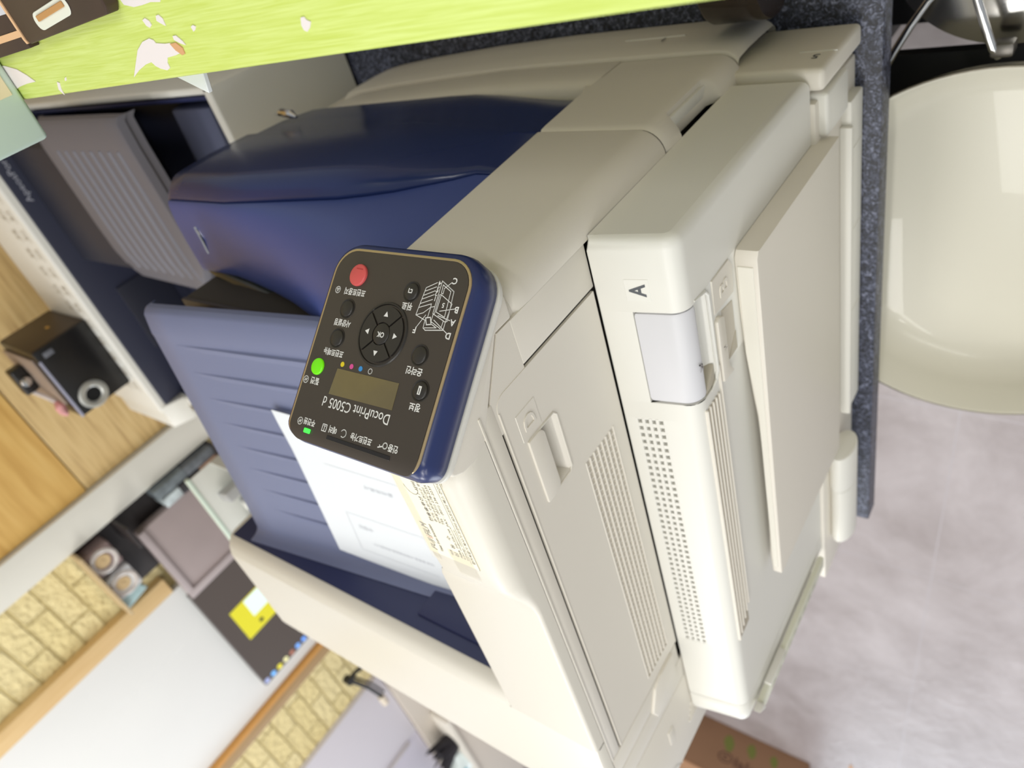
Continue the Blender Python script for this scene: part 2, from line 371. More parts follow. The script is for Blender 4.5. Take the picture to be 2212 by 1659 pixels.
# outline with rounded top front corner, holes for the grip and grille
def arc(cx, cz, r, a0, a1, n=6): return [(cx + r * math.cos(math.radians(a0 + (a1 - a0) * i / n)), cz + r * math.sin(math.radians(a0 + (a1 - a0) * i / n))) for i in range(n + 1)]
GX0, GX1, GZ0, GZ1 = -134, -82, 427, 457          # grip opening
VX0, VX1, VZ0, VZ1 = -424, -143, 373, 412          # grille opening
dd.prism([(GX1, za)] + [(xa, za)] + arc(xa - 9, zb - 9, 9, 0, 90) + [(GX1, zb)], 'y', 0, 5, 0); dd.box(xb, xa - 9, -0.5, 0.5, zb - 1.2, zb - 0.1, 0.4)
dd.prism([(xb, za), (VX0, za), (VX0, zb), (xb, zb)], 'y', 0, 5, 0)
dd.box(VX0, VX1, 0, 5, VZ1, zb); dd.box(VX0, GX1, 0, 5, za, VZ0); 
dd.box(VX1, GX0, 0, 5, VZ0, zb); dd.box(GX0, GX1, 0, 5, VZ0, GZ0); dd.box(GX0, GX1, 0, 5, GZ1, zb)
door = dd.build('side_door', CREAM, pr)
gp = MB()
gp.loft([[(GX0, 0, GZ0), (GX1, 0, GZ0), (GX1, 0, GZ1), (GX0, 0, GZ1)], [(GX0 + 2, 1.5, GZ0 + 2), (GX1 - 2, 1.5, GZ0 + 2), (GX1 - 2, 1.5, GZ1 - 1), (GX0 + 2, 1.5, GZ1 - 1)],
         [(GX0 + 6, 17, GZ0 + 9), (GX1 - 6, 17, GZ0 + 9), (GX1 - 6, 17, GZ1 - 2), (GX0 + 6, 17, GZ1 - 2)]], close=True, caps=False)
gp.poly([(GX0 + 6, 17, GZ0 + 9), (GX1 - 6, 17, GZ0 + 9), (GX1 - 6, 17, GZ1 - 2), (GX0 + 6, 17, GZ1 - 2)])
gp.tube([(GX0 - 0.5, 0.2, GZ1 - 3), (GX0 - 0.5, 0.2, GZ0 + 2), (GX0 + 3, 0.2, GZ0 - 1), (GX1 - 3, 0.2, GZ0 - 1), (GX1 + 0.5, 0.2, GZ0 + 2), (GX1 + 0.5, 0.2, GZ1 - 3)], 1.0, 8)
gp.build('grip_recess', CREAM, door, 50)
hd = MB(); hd.prism(arc(GX0 + 5, GZ1 - 9, 6, 180, 270) + arc(GX1 - 5, GZ1 - 9, 6, 270, 360) + [(GX1 + 1, GZ1 + 1), (GX0 - 1, GZ1 + 1)], 'y', -1.6, 4, 0.8); hd.build('handle', CREAM, door)
# louvre grille: long ribs with a pitted cell between every pair
gv = MB(); ncol = 7; pz = (VZ1 - VZ0) / ncol; nrow = 47; px = (VX1 - VX0) / nrow
for c_ in range(ncol + 1):
    z = VZ0 + c_ * pz; gv.box(VX0, VX1, -0.5, 2.5, z - 0.75, z + 0.75, 0.35, 1)
def pit(bm_, x0, x1, z0, z1, y, d, k, top=False):
    P = lambda x, z, h: (x, y + h, z)
    bm_.loft([[P(x0, z0, 0), P(x1, z0, 0), P(x1, z1, 0), P(x0, z1, 0)], [P(x0 + (x1 - x0) * k, z0 + (z1 - z0) * 0.1, d), P(x1, z0 + (z1 - z0) * 0.1, d), P(x1, z1 - (z1 - z0) * 0.1, d), P(x0 + (x1 - x0) * k, z1 - (z1 - z0) * 0.1, d)]], close=True)
cell = MB()
for c_ in range(ncol):
    for r_ in range(nrow):
        x0 = VX0 + r_ * px; z0 = VZ0 + c_ * pz + 0.5
        cell.box(x0 + px * 0.72, x0 + px, 0.6, 3.5, z0, z0 + pz - 1)
        cell.poly(((x0, 0.9, z0), (x0 + px * 0.72, 3.6, z0), (x0 + px * 0.72, 3.6, z0 + pz - 1), (x0, 0.9, z0 + pz - 1)))
me_ = bpy.data.meshes.new('tmp'); cell.bm.to_mesh(me_); gv.bm.from_mesh(me_); cell.bm.free()
gv.build('louvre_grille', CREAM, door, 20)
bk = MB(); bk.box(VX0, VX1, 4.2, 5.0, VZ0, VZ1); bk.box(GX0, GX1, 18, 19, GZ0, GZ1); bk.build('grille_shade_sheet', mat('dim_plastic', rgb(120, 112, 96), 0.7), door)  # dimmed plastic colour stands in for shade inside the door openings
lb = MB(); lb.prism([(-79, 441), (-58, 441), (-58, 461), (-79, 461)], 'y', -0.35, 1, 0.3, 1); lb.text('D', (-68.5, -0.5, 451), (1, 0, 0), (0, 0, 1), 11, ext=0.5, bold=0.012); lb.build('letter_plate', CREAM, door)
# --- rear side panel behind the door, with finger bump
b = MB(); b.box(-469, -441.5, 0, 6, 361, 487.5, 0.7); b.box(-500, -470, 0, 6, 340, 487.5, 0.7); b.box(-617, -501, 0, 6, 300, 487.5, 0.8)
b.build('rear_side_cover', CREAM, pr)
b = MB(); b.prism([(-486, 372), (-440, 372), (-440, 398), (-446, 410), (-470, 422), (-486, 416)], 'y', -3, 2, 2); b.build('finger_tab', CREAM, pr)
b = MB(); b.box(-560, -536, -1, 1, 398, 408, 0.6)
b.build('side_slot', CREAM, pr); b = MB()
for k in range(4): b.box(-560 - k * 7, -557 - k * 7, -1, 1, 330 + k * 3, 360 + k * 3, 0.5)
b.build('vent_slots', CREAM, pr)

# --- front left cover (wraps the corner)
def plan(xf, r, y1, inset=0.0):
    """plan outline of the front corner: from the side (y=0) round to the front face"""
    p = [(-3, inset), (xf - r, inset)]
    for k in range(1, 9): a = k / 8 * math.pi / 2; p.append((xf - r + (r - inset) * math.sin(a), inset + (r - inset) * (1 - math.cos(a)) if False else r - (r - inset) * math.cos(a)))
    p.append((xf - inset, y1)); return p
b = MB(); rows = []
for (z, ins) in ((237, 1.6), (238, 0.5), (240, 0), (330, 0), (420, 0), (430, 0.6), (434, 2.5), (436, 6)):
    y1 = interp(((163, 110), (407, 96), (440, 94)), z); rows.append([(x, y, z) for (x, y) in plan(18, 20, y1, ins)])
b.loft(rows)
b.prism(plan(16, 18, 94, 2) + [(-3, 94)], 'z', 434, 436.5)
b.build('front_corner_cover', CREAM, pr, 40)
# lower front corner with finger pull
b = MB(); rows = []
for (z, ins) in ((94.6, 1.5), (96, 0.4), (98, 0), (138, 0), (142, 0), (146, 0), (150, 0), (175, 0), (204, 0), (206.5, 0), (209, 0), (212, 0), (228, 0), (234, 0.4), (235.6, 1.6)):
    y1 = interp(((163, 110), (407, 96)), z); sc_ = smoothstep(138, 150, z) * (1 - smoothstep(204, 212, z))
    rows.append([(x + (6 if False else 0), y + 9 * sc_ * (1 - smoothstep(3, 13, y)), z) for (x, y) in plan(18, 20, y1, ins)])
b.loft(rows); b.build('front_lower_corner', CREAM, pr, 40)
b = MB(); b.box(-2.8, 12, 10, 14, 138, 212, 0.5); plabel(b.build('finger_pull', WHITEP, pr), 'finger pull on the front corner, plate whitened as if lit inside')  # white plate stands in for the brightly lit inside of the notch
# lower front frame under the blue door
b = MB(); rows = []
fx = lambda y: interp(((0, 14), (30, 18), (250, 19), (440, 10), (485, 4), (498, -4)), y)
for y in (109, 130, 160, 240, 320, 400, 460, 490, 497):
    X = fx(y); rows.append([(X - 30, y, 94.5), (X - 1, y, 94.5), (X, y, 96), (X, y, 130), (X - 1.5, y, 138), (X - 6, y, 143), (X - 16, y, 145)])
b.loft(rows); b.build('front_frame', CREAM, pr, 50)
# inner radius frame of the blue door on its left edge
b = MB(); b.prism([(108, 145), (118, 145), (110, 165), (108, 172)], 'x', 0, 17, 0); b.build('frame_fillet', CREAM, pr)
# tray 1 drawer
b = MB(); rows = []
for y in (4, 7, 12, 25, 60, 120, 200, 300, 400, 460, 485, 496):
    X = fx(y) + 3 - (6 if y < 6 else 2.5 if y < 10 else 0); rows.append([(X - 40, y, 93), (X - 3, y, 92.6), (X - 0.8, y, 91.4), (X, y, 89), (X + 1, y, 70), (X + 0.6, y, 40), (X - 0.6, y, 14), (X - 4, y, 8), (X - 14, y, 6)])
b.loft(rows, caps=False); tr1 = b.build('tray_drawer', CREAM, pr, 30)
b = MB(); b.box(21.6, 23.0, 66, 126, 52.5, 54.0, 0.4); b.build('level_mark', WHITEP, tr1)
b = MB(); b.text('1', (23.3, 83, 62), (0, 1, 0), (0, 0, 1), 9, bold=0.01); b.build('tray_number', GREYINK, tr1)

# --- A cover: module on the left side
am = MB(); rows = []
def a_prof(x, ins=0.0, ztop=358.0):
    r = 12; p = [(x, -0.3, ztop - 6), (x, -0.9 - ins, ztop - 0.8 - ins), (x, -2.5, ztop - ins)]
    p.append((x, -46, ztop - ins))
    for k in range(1, 8): a = k / 7 * math.pi / 2; p.append((x, -46 - (r - ins) * math.sin(a), ztop - r + (r - ins) * math.cos(a)))
    p += [(x, -58 + ins, 330), (x, -58 + ins, 250), (x, -58 + ins, 112 + ins), (x, 0.5, 112 + ins)]
    return p
for (x, i) in ((-0.0, 7), (-0.8, 4.2), (-2.6, 2), (-5.2, 0.6), (-8, 0), (-36, 0)): rows.append(a_prof(x, i))
am.loft(rows); am.poly(rows[0])
VA0, VA1, VB0, VB1 = -433, -146.5, -30.2, -9.6           # grille opening on top
LX0, LX1 = -130.5, -53
# section behind the latch
def seg(x0, x1, prof): am.loft([prof(x0), prof(x1)])
seg(-36, LX1, lambda x: a_prof(x))
# along the latch: top stops at y=-25, side starts at z=318
def latch_sec(x): return [(x, -0.3, 352), (x, -0.9, 357.2), (x, -2.5, 358), (x, -23.3, 358), (x, -23.8, 352), (x, -43, 350), (x, -45, 336), (x, -49, 324), (x, -55, 320.5), (x, -57, 320), (x, -58, 318.6), (x, -58, 112), (x, 0.5, 112)]
am.loft([latch_sec(LX1), latch_sec(LX0)])
am.poly([(LX1, -23.3, 358), (LX1, -46, 358), (LX1, -54.5, 354.5), (LX1, -58, 346), (LX1, -58, 318.6), (LX1, -49, 324), (LX1, -45, 336), (LX1, -43, 350)])
am.poly([(LX0, -23.3, 358), (LX0, -46, 358), (LX0, -54.5, 354.5), (LX0, -58, 346), (LX0, -58, 318.6), (LX0, -49, 324), (LX0, -45, 336), (LX0, -43, 350)])
seg(LX0, VA1, lambda x: a_prof(x))
# along the grille: a strip either side of the opening
def in_strip(x): return [(x, -0.3, 352), (x, -0.9, 357.2), (x, -2.5, 358), (x, VB1, 358)]
def out_strip(x): return [(x, VB0, 358)] + a_prof(x)[3:]
am.loft([in_strip(VA1), in_strip(VA0)]); am.loft([out_strip(VA1), out_strip(VA0)])
seg(VA0, -535, lambda x: a_prof(x))
def slope(c):
    return (c.x, c.y, c.z + 0.158 * max(min(c.y, 0), -46) * smoothstep(322, 344, c.z))
am.apply(slope); acov = am.build('side_unit_cover', WHITEP, pr, 38)
# latch
lt = MB()
def lat(x, i=0.0):
    p = [(x, -24.2 - i, 351), (x, -24.2 - i, 358.3 - i), (x, -45, 358.6 - i)]
    for k in range(1, 8): a = k / 7 * math.pi / 2.15; p.append((x, -45 - (13.4 - i) * math.sin(a), 345.4 + (13.2 - i) * math.cos(a)))
    return p + [(x, -58.2 + i, 345.2), (x, -57, 343.6 + i), (x, -44, 343)]
lt.loft([lat(x, i) for (x, i) in ((LX1 - 0.8, 1.8), (LX1 - 1.3, 0.5), (LX1 - 3, 0), (LX0 + 5, 0), (LX0 + 2, 0.8), (LX0 + 1, 2.4))], caps=True)
lt.apply(slope); latch = lt.build('latch', GREYP, acov, 40); plabel(latch, 'pale lilac grey latch')
b = MB(); b.tube([(LX1 + 1.5, -58, 337), (LX1 - 1, -58.2, 322), (LX1 - 5, -58.4, 319.2), (LX0 + 10, -58.4, 318.4), (LX0 + 3, -58.2, 321), (LX0 - 1, -58, 330)], [0.6, 1.2, 1.5, 1.5, 1.2, 0.6], 8); b.build('latch_recess_lip', WHITEP, acov)
b = MB(); b.prism([(LX0 + 1, 322), (LX0 + 16, 321), (LX0 + 1, 337)], 'y', -57.4, -46, 0.5); b.build('recess_shade_wedge', mat('shade_plastic4', rgb(186, 178, 160), 0.5), acov)  # darker plastic colour paints the shaded corner of the latch recess
b = MB(); b.strip([(-104, -58.7, 342.6), (-102, -58.7, 340), (-98, -58.7, 343.4), (-100, -58.7, 339.4), (-105, -58.7, 338.6)], 1.0, (0, -1, 0)); b.apply(lambda c: (c.x, c.y - 0.15, c.z)); b.build('latch_tick', mat('tick_grey', rgb(150, 146, 146), 0.5), latch)
# grille on top of the module
gv = MB(); ncol = 4; pyy = (VB1 - VB0) / ncol; nrow = 41; px = (VA1 - VA0) / nrow
for c_ in range(ncol + 1):
    y = VB0 + c_ * pyy; hw = 1.25 if 0 < c_ < ncol else 0.9; gv.box(VA0, VA1, y - hw, y + hw, 351, 358.1, 0.3, 1)
for r_ in range(nrow + 1): x = VA0 + r_ * px; gv.box(x - 1.7, x + 1.7, VB0, VB1, 352, 357.7)
gv.apply(slope).build('top_grille', WHITEP, acov)
b = MB(); b.box(VA0, VA1, VB0, VB1, 349.5, 350.5); b.apply(slope).build('grille_shade_sheet', mat('grille_shadow_plastic', rgb(58, 60, 56), 0.8), acov)  # dark sheet paints the shade seen through the grille holes
# long louvres on the outer side
lv = MB()
for k in range(6):
    z = 341.5 - k * 5.0; xs = -140 if k < 5 else -118; xe = -424 + k * 5
    lv.box(xe, xs, -59.7, -55, z - 1.0, z + 1.0, 0.6, 1)
lv.build('side_louvre', CREAM, acov)
b = MB(); b.prism([(-422, 319), (-141, 319), (-141, 339), (-424, 339)], 'y', -58.35, -57); b.build('louvre_shade_strip', mat('shade_plastic3', rgb(176, 166, 148), 0.6), acov)  # darker strip paints the shade between the louvre ribs
# label A
b = MB(); b.box(-44.3, -28, -37.4, -21.2, 357.6, 358.25, 0.25, 1); b.apply(slope).build('letter_plate', WHITEP, acov)
b = MB(); b.text('A', (-36.2, -29.4, 358.4), (1, 0, 0), (0, 1, 0), 11, wd=9.6, bold=0.024); b.apply(slope).build('cover_letter', GREYINK, acov)
# rear cap of the module
b = MB(); rows = []
for (x, i) in ((-536.8, 1.0), (-538, 0), (-560, 0), (-566, 1.5), (-569, 4), (-571, 9)): rows.append(a_prof(x, i))
b.loft(rows); b.poly(rows[-1]); b.poly(rows[0]); b.apply(slope).build('rear_cap', WHITEP, pr, 40)
# B lever and its letter plate
b = MB(); b.prism([(-81, 281), (-60, 279), (-53, 284), (-53, 312), (-79, 313)], 'y', -58.9, -57, 0.4, 1); b.text('B', (-67, -59.1, 296), (1, 0, 0), (0, 0, 1), 13, wd=10, ext=0.5, bold=0.012); b.build('letter_plate', CREAM, acov)
b = MB(); b.prism([(-138, 296), (-128, 303), (-86, 303), (-82, 310), (-84, 314), (-136, 314)], 'y', -61, -57, 1.0); b.strip([(-112, -61.2, 308), (-110, -61.2, 306), (-108, -61.2, 309), (-109, -61.2, 304.6)], 0.9, (0, -1, 0)); b.build('lever', CREAM, acov)
b = MB(); b.prism([(-126, 284), (-86, 284), (-83, 302), (-128, 302)], 'y', -58.5, -57, 0.3, 1); b.build('lever_recess_shade', mat('shade_plastic2', rgb(200, 192, 176), 0.5), acov)  # flat patch in a darker cream, painting the shade of a recess
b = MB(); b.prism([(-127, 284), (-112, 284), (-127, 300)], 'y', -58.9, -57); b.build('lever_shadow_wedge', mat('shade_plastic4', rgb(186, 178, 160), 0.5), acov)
# bypass tray door (folded up)
b = MB(); rows = []
BY = ((-53, -58.4), (-58, -58.2), (-98, -58.4), (-139, -59.5), (-177, -62.3), (-201, -64.5), (-250, -66), (-336, -65.8), (-374, -65), (-398, -66))
for (x, dy) in BY:
    zt = 275 - 3.0 * max(0, (x + 54.5) / 1.5)
    rows.append([(x, dy, zt - 5), (x, dy - 0.6, zt - 0.7), (x, dy - 1.4, zt), (x, -73.4, zt), (x, -74.6, zt - 0.5), (x, -75, zt - 2), (x, -75, 99), (x, -74.2, 96), (x, dy, 96)])
b.loft(rows, close=True, caps=True); bd = b.build('bypass_tray', CREAM, pr, 40)
b = MB(); b.prism([(-390, -72), (-64, -71.6), (-64, -60.5), (-140, -61), (-200, -66.4), (-390, -67.4)], 'z', 274.6, 275.9, 0.4, 1); b.build('tray_lip', mat('warm_white_plastic', rgb(230, 226, 214), 0.42), bd)
# front foot panel with number 5
b = MB(); b.box(-12, 6, -68, 22, 10, 110, 4.5, 3); ft = b.build('bypass_front_cover', CREAM, pr)
b = MB(); b.box(5.4, 6.7, -67, -38, 72, 73.4, 0.4); b.build('level_mark', WHITEP, ft)
b = MB(); b.text('5', (6.3, -54, 84), (0, 1, 0), (0, 0, 1), 9, bold=0.01); b.build('tray_number', GREYINK, ft)
b = MB(); b.box(-50, -15, -69, -40, 50, 104, 3, 3); b.build('hinge_block', WHITEP, pr)
# bottom strip, hinge bar and cladding below the bypass tray
b = MB(); b.box(-618, -20, -62, 8, 6, 112, 2); b.build('side_base', CREAM, pr)
b = MB(); b.box(-390, -46, -70, -60, 12, 46, 1.5)
for x in (-90, -170, -262): b.box(x, x + 1.2, -70.6, -62, 14, 46, 0.3)
b.box(-392, -66, -72, -62, 46, 52, 1); b.build('hinge_rail', WHITEP, pr)
b = MB(); b.frame_cyl((-470, -72, 74), (0, 1, 0), (0, 0, 1), (1, 0, 0), 26, 52, 24, bev=3, ru=0.5); b.frame_cyl((-560, -72, 72), (0, 1, 0), (0, 0, 1), (1, 0, 0), 25, 86, 24, bev=3, ru=0.5); b.build('hinge_bar', WHITEP, pr)
b = MB(); b.prism([(-541, 345), (-530, 345), (-500, 120), (-541, 120)], 'y', -66, -60, 0.5) if False else None
b.box(-568, -552, -66.5, -60, 130, 330, 1.5); b.build('corner_strip', mat('greenish_label', rgb(226, 226, 208), 0.5), pr)
q = MB()
for k in range(9): q.text('인쇄용지 %d' % (k + 1), (-560, -67.2, 170 + k * 16), (0, 0, 1), (-1, 0, 0), 7, wd=13)
q.build('corner_strip_print', mat('olive_ink', rgb(140, 138, 120), 0.6), pr)
b = MB(); b.prism([(-560, 328), (-546, 332), (-546, 344)], 'y', -70, -62, 1.5); b.build('cable_clip', WHITEP, pr)
b = MB(); b.box(-545, -541, -70, -62, 268, 312, 1.5); b.build('cable_guide', WHITEP, pr)

# --- blue front: upper twisted cover and bulging door
zS = ((96, 300), (129, 300), (139, 310), (174, 328), (229, 341), (314, 348), (388, 354), (495, 350))
zL = ((96, 462), (150, 446), (190, 426), (251, 402), (310, 383), (367, 369), (433, 358), (495, 356))
xL = ((96, -30), (150, -44), (200, -62), (251, -70), (495, -72))
YS = [96, 110, 125, 140, 160, 185, 210, 240, 270, 310, 350, 390, 430, 465, 488, 495]
def bez(p0, p1, p2, p3, n):
    o = []
    for i in range(n + 1):
        t = i / n; o.append(tuple((1 - t) ** 3 * a + 3 * (1 - t) ** 2 * t * b_ + 3 * (1 - t) * t * t * c_ + t ** 3 * d for a, b_, c_, d in zip(p0, p1, p2, p3)))
    return o
def sx(y): return interp(((96, 10), (108, 12.5), (160, 13), (240, 10), (495, 4)), y)
up = MB(); rows = []
for y in YS:
    z0, z1, xl = interp(zS, y), interp(zL, y), interp(xL, y); h = z1 - z0
    p = bez((sx(y), y, z0), (sx(y), y, z0 + 0.62 * h + 2), (xl + 34, y, z1 + 0.5), (xl, y, z1), 12)
    p += [(xl - 3, y, z1 - 1.5), (xl - 5, y, z1 - 5), (xl - 6, y, z1 - 30), (xl - 6, y, 290)]
    rows.append([(p[0][0] - 4, y, z0 - 2)] + p)
up.loft(rows)
up.loft([[(x, 495, z) for (x, _, z) in rows[-1]], [(x, 495, 280) for (x, _, z) in rows[-1]]])
upc = up.build('front_upper_cover', BLUE, pr, 40)
b = MB(); b.box(-56, -16, 462, 470, 353, 355.9, 0.4); b.build('latch_slot', mat('slot_dark_blue', rgb(24, 40, 84), 0.3), upc)
b = MB(); b.tube([(-20, 460, 356), (-34, 457, 357.5), (-50, 462, 356)], 2.0, 8); b.build('latch_spring', CHROME, upc)
fd = MB(); rows = []
for y in YS + [500, 504]:
    z0 = interp(zS, y) - 1.2; k = smoothstep(96, 260, y) * (1 - 0.9 * smoothstep(486, 504, y)); x0 = sx(y); R = 3 + 20 * k
    e = -6 * smoothstep(494, 504, y)
    p = [(x0 - 8, y, z0 - 4)]
    for i in range(8): a = i / 7 * math.pi / 2; p.append((x0 + e + R * math.sin(a) * 0.9, y, z0 - 22 * (0.25 + 0.75 * k) * (1 - math.cos(a))))
    xb = x0 + e + R * 0.9
    p += [(xb + 0.5, y, z0 - 60), (xb + 1 - 3 * k, y, 238), (xb - 2 - 4 * k, y, 226), (xb - 3 - 5 * k, y, 190), (xb - 6 - 6 * k, y, 160), (max(6, xb - 14), y, 146)]
    rows.append(p)
fd.loft(rows); fdo = fd.build('front_door', NAVY_G, pr, 50)
b = MB(); b.tube([(24, 446, 200), (27, 454, 199), (28, 474, 196), (25, 490, 193)], [1.5, 4.5, 4.5, 1.5], 10); b.build('door_catch', CHROME, fdo)
# dark inner guides behind the lip
b = MB(); rows = []
for (y, x, z) in ((494, -78, 352), (470, -86, 356), (430, -92, 362), (380, -96, 370), (320, -99, 380), (260, -102, 392), (180, -104, 404)):
    rows.append([(x + 14, y, z - 30), (x + 12, y, z - 6), (x + 6, y, z - 1), (x, y, z), (x - 6, y, z - 2), (x - 9, y, z - 9), (x - 10, y, z - 50)])
b.loft(rows); b.build('inner_guide', mat('dark_green_black_plastic', rgb(38, 44, 44), 0.22), pr, 50)
b = MB(); b.box(-383, -84, 89, 489, 391.5, 396); b.build('well_floor', mat('well_shade_plastic', rgb(52, 46, 44), 0.5), pr)  # dark brown here is the shade of the well put into the floor colour
b = MB(); b.box(-120, -100, 440, 486, 396.5, 416, 2); b.build('paper_sensor_arm', mat('mid_grey_plastic', rgb(120, 120, 126), 0.4), pr)

# --- output tray: sloped, ribbed
def tz(x, y): return 450 + 0.12 * (y - 461) + 0.0355 * (-84 - x)
def tyr(x): return interp(((-385, 497), (-84, 461), (-60, 458)), x)
t = MB(); rows = []
for x, dz in ((-58, -7), (-60, -3.5), (-63, -1.5), (-84, 0.6), (-88, 0)) + tuple((-88 - 295 * i / 12, 0) for i in range(1, 11)) + ((-372, 1), (-378, 4), (-381, 9), (-382.4, 16)):
    rows.append([(x, y, tz(x, y) + dz) for y in [60 + (tyr(x) - 60) * k / 14 for k in range(15)]] + [(x, tyr(x) + 2, tz(x, tyr(x)) + dz - 1.5), (x, tyr(x) + 2.4, tz(x, tyr(x)) + dz - 6)])
t.loft(rows); lo = [[(x, y, z - 6) for (x, y, z) in r] for r in rows]; t.loft(lo)
t.loft([rows[0], lo[0]]); t.loft([[r[-1] for r in rows], [r[-1] for r in lo]])
tray = t.build('output_tray', BLUE_T, pr, 50)
for k in range(8):
    xr = -96 - 33.1 * k; r = MB(); y1 = 433 + k
    sec = lambda y, h: [(xr + 1.6, y, tz(xr, y) - 0.2), (xr + 0.2, y, tz(xr, y) + h), (xr - 1.2, y, tz(xr, y) + h * 0.8), (xr - 9, y, tz(xr, y) - 0.2)]
    r.loft([sec(y1, 0.0), sec(y1 - 12, 0.5), sec(y1 - 40, 1.2), sec(y1 - 110, 2.3), sec(80, 2.6)]); r.build('rib', BLUE_T, tray, 25)
# tray support column (keeps the right edge up)
b = MB(); b.prism([(-380, 398), (-90, 398), (-90, 428), (-380, 440)], 'y', 380, 450); b.build('tray_support', NAVY, pr)

# --- bracket of the control panel
b = MB(); b.prism([(13, 437.5), (-2.5, 437.5), (-2.5, 453.5), (-55, 489.5), (-57, 503), (-56, 511), (-52, 518), (-45, 521), (16, 443)], 'y', -0.2, 92, 2, 3); b.build('panel_bracket', CREAM, pr)

# --- control panel
th = math.radians(52); PK = 0.962; PA = Vector((32.9, 0.2, 458.6)); PU = Vector((0, 1, 0)); PV = Vector((-math.cos(th), 0, math.sin(th))); PN = Vector((math.sin(th), 0, math.cos(th)))
def pp(u, v, n=0.0): return PA + (PU * u + PV * v + PN * n) * PK
def rr(u0, u1, v0, v1, rad, rad2, n=8):
    o = []
    for (cu, cv, a0, r_) in ((u0 + rad, v0 + rad, 180, rad), (u1 - rad, v0 + rad, 270, rad), (u1 - rad2, v1 - rad2, 0, rad2), (u0 + rad2, v1 - rad2, 90, rad2)):
        for i in range(n + 1): a = math.radians(a0 + 90 * i / n); o.append((cu + r_ * math.cos(a), cv + r_ * math.sin(a)))
    return o
U0, U1, V0, V1 = 1.4, 108.8, -11.6, 108
def roll(v): return max(0, (v - 99)) ** 2 * 0.035
def shell(levels, cap=True):
    m_ = MB(); rows = []
    for (n_, d, dt) in levels: rows.append([pp(u, v, n_ - roll(v) * (1 if n_ > -10 else 0.3)) for (u, v) in rr(U0 - d, U1 + d, V0 - d, V1 + dt, 15 + d, 10 + max(0, dt))])
    m_.loft(rows, close=True)
    if cap: m_.poly(rows[-1]); m_.poly(rows[0])
    return m_
cp = shell([(-21, 3, -2), (-19, 5.5, 0.5), (-10, 6.6, 1.6), (-4, 5.6, 0.6), (-1.4, 3.8, -0.6), (-0.9, 2.0, -1.2)]).build('control_panel', mat('navy_gloss_bezel', rgb(38, 50, 98), 0.28), pr, 50)
shell([(-27.5, 2, -4), (-26.5, 4.4, -1), (-24, 5.6, 0.4), (-21.4, 5.8, 0.8), (-20.6, 4, -1)]).build('panel_rear_shell', WHITEP, cp, 50)
shell([(-1.2, 1.9, -1.2), (-0.2, 1.7, -1.2), (0.0, 0.9, -1.4), (-0.1, 0.2, -1.6)], False).build('trim_ring', SILVER, cp, 50)
# face: rolls over the top end
fcm = MB(); rows = []
for (v, n_) in ((-11.6, 0.1), (100, 0.1), (103, -0.1), (106, -0.9), (108.4, -2.4), (110, -4.6), (110.8, -7)): pass
ol = rr(U0, U1, V0, V1, 15, 9.5)
cu_, cv_ = (U0 + U1) / 2, (V0 + V1) / 2
loops = []
for k in (1, 0.985, 0.965, 0.94, 0.91, 0.88, 0.84, 0.8, 0.5):
    L0 = [(cu_ + (u - cu_) * k, cv_ + (v - cv_) * k) for (u, v) in ol]; loops.append([pp(u, v, 0.2 - roll(v)) for (u, v) in L0])
fcm.loft(loops, close=True); fcm.poly(loops[-1])
fcm.loft([loops[0], [pp(u, v, -3 - roll(v)) for (u, v) in ol]], close=True)
fcm.build('panel_face', FACE, cp, 50)
def button(name, u, v, r, h, m, rv=None, bev=0.8, lab=None):
    q = MB(); q.frame_cyl(pp(u, v, 0.1), PU, PV, PN, r, h, 40, bev=bev); o = q.build(name, m, cp, 50)
    if lab: plabel(o, lab)
    return o
def ringb(u, v, r):
    q = MB(); q.lathe([(r + 1.0, 0.2), (r + 0.9, 0.5), (r + 0.2, 0.35), (r, 0.2)], pp(u, v), PN, 40); return q
button('stop_button', 87, 3.4, 6.6, 1.8, RED, lab='red stop button')
q = MB(); q.box(0, 1, 0, 1, 0, 1); q.bm.clear(); q.strip([pp(83.8, -0.2, 2.0), pp(88.6, -0.4, 2.0)], 0.8, PN); q.build('stop_mark', mat('dark_red', rgb(190, 60, 64), 0.4), cp)
button('power_saver_button', 98.7, 62.7, 5.0, 1.4, GREEN, lab='lit green power saver button')
for (u, v) in ((88.5, 24.6), (89.6, 43.3), (40.7, 8.6), (21.0, 42.9), (13.2, 61.6)):
    ringb(u, v, 5.0).build('button_collar', KEYB, cp); button('round_button', u, v, 4.9, 1.1, KEYB)
# navigation pad
NU, NV = 53.6, 35.7
q = MB(); q.lathe([(18.6, 0.2), (18.2, 0.9), (17.3, 1.0), (16.9, 0.3)], pp(NU, NV), PN, 56); q.build('pad_collar', KEYB, cp)
for k in range(4):
    a0 = 45 + 90 * k + 2.2; a1 = 135 + 90 * k - 2.2; n_ = 14
    out = [(16.6 * math.cos(math.radians(a0 + (a1 - a0) * i / n_)), 16.6 * math.sin(math.radians(a0 + (a1 - a0) * i / n_))) for i in range(n_ + 1)]
    inn = [(6.9 * math.cos(math.radians(a0 + 3 + (a1 - a0 - 6) * i / n_)), 6.9 * math.sin(math.radians(a0 + 3 + (a1 - a0 - 6) * i / n_))) for i in range(n_ + 1)]
    ring = out + inn[::-1]; q = MB(); cc = (11.5 * math.cos(math.radians(45 + 90 * k + 45)), 11.5 * math.sin(math.radians(45 + 90 * k + 45)))
    rows = [[pp(NU + u, NV + v, 0.2) for (u, v) in ring], [pp(NU + u, NV + v, 1.5) for (u, v) in ring]]
    q.loft(rows, close=True); q.poly(rows[1]); q.build('arrow_key', KEYB, cp)
button('ok_button', NU, NV, 6.2, 1.5, KEYB, bev=0.6)
ik = MB()
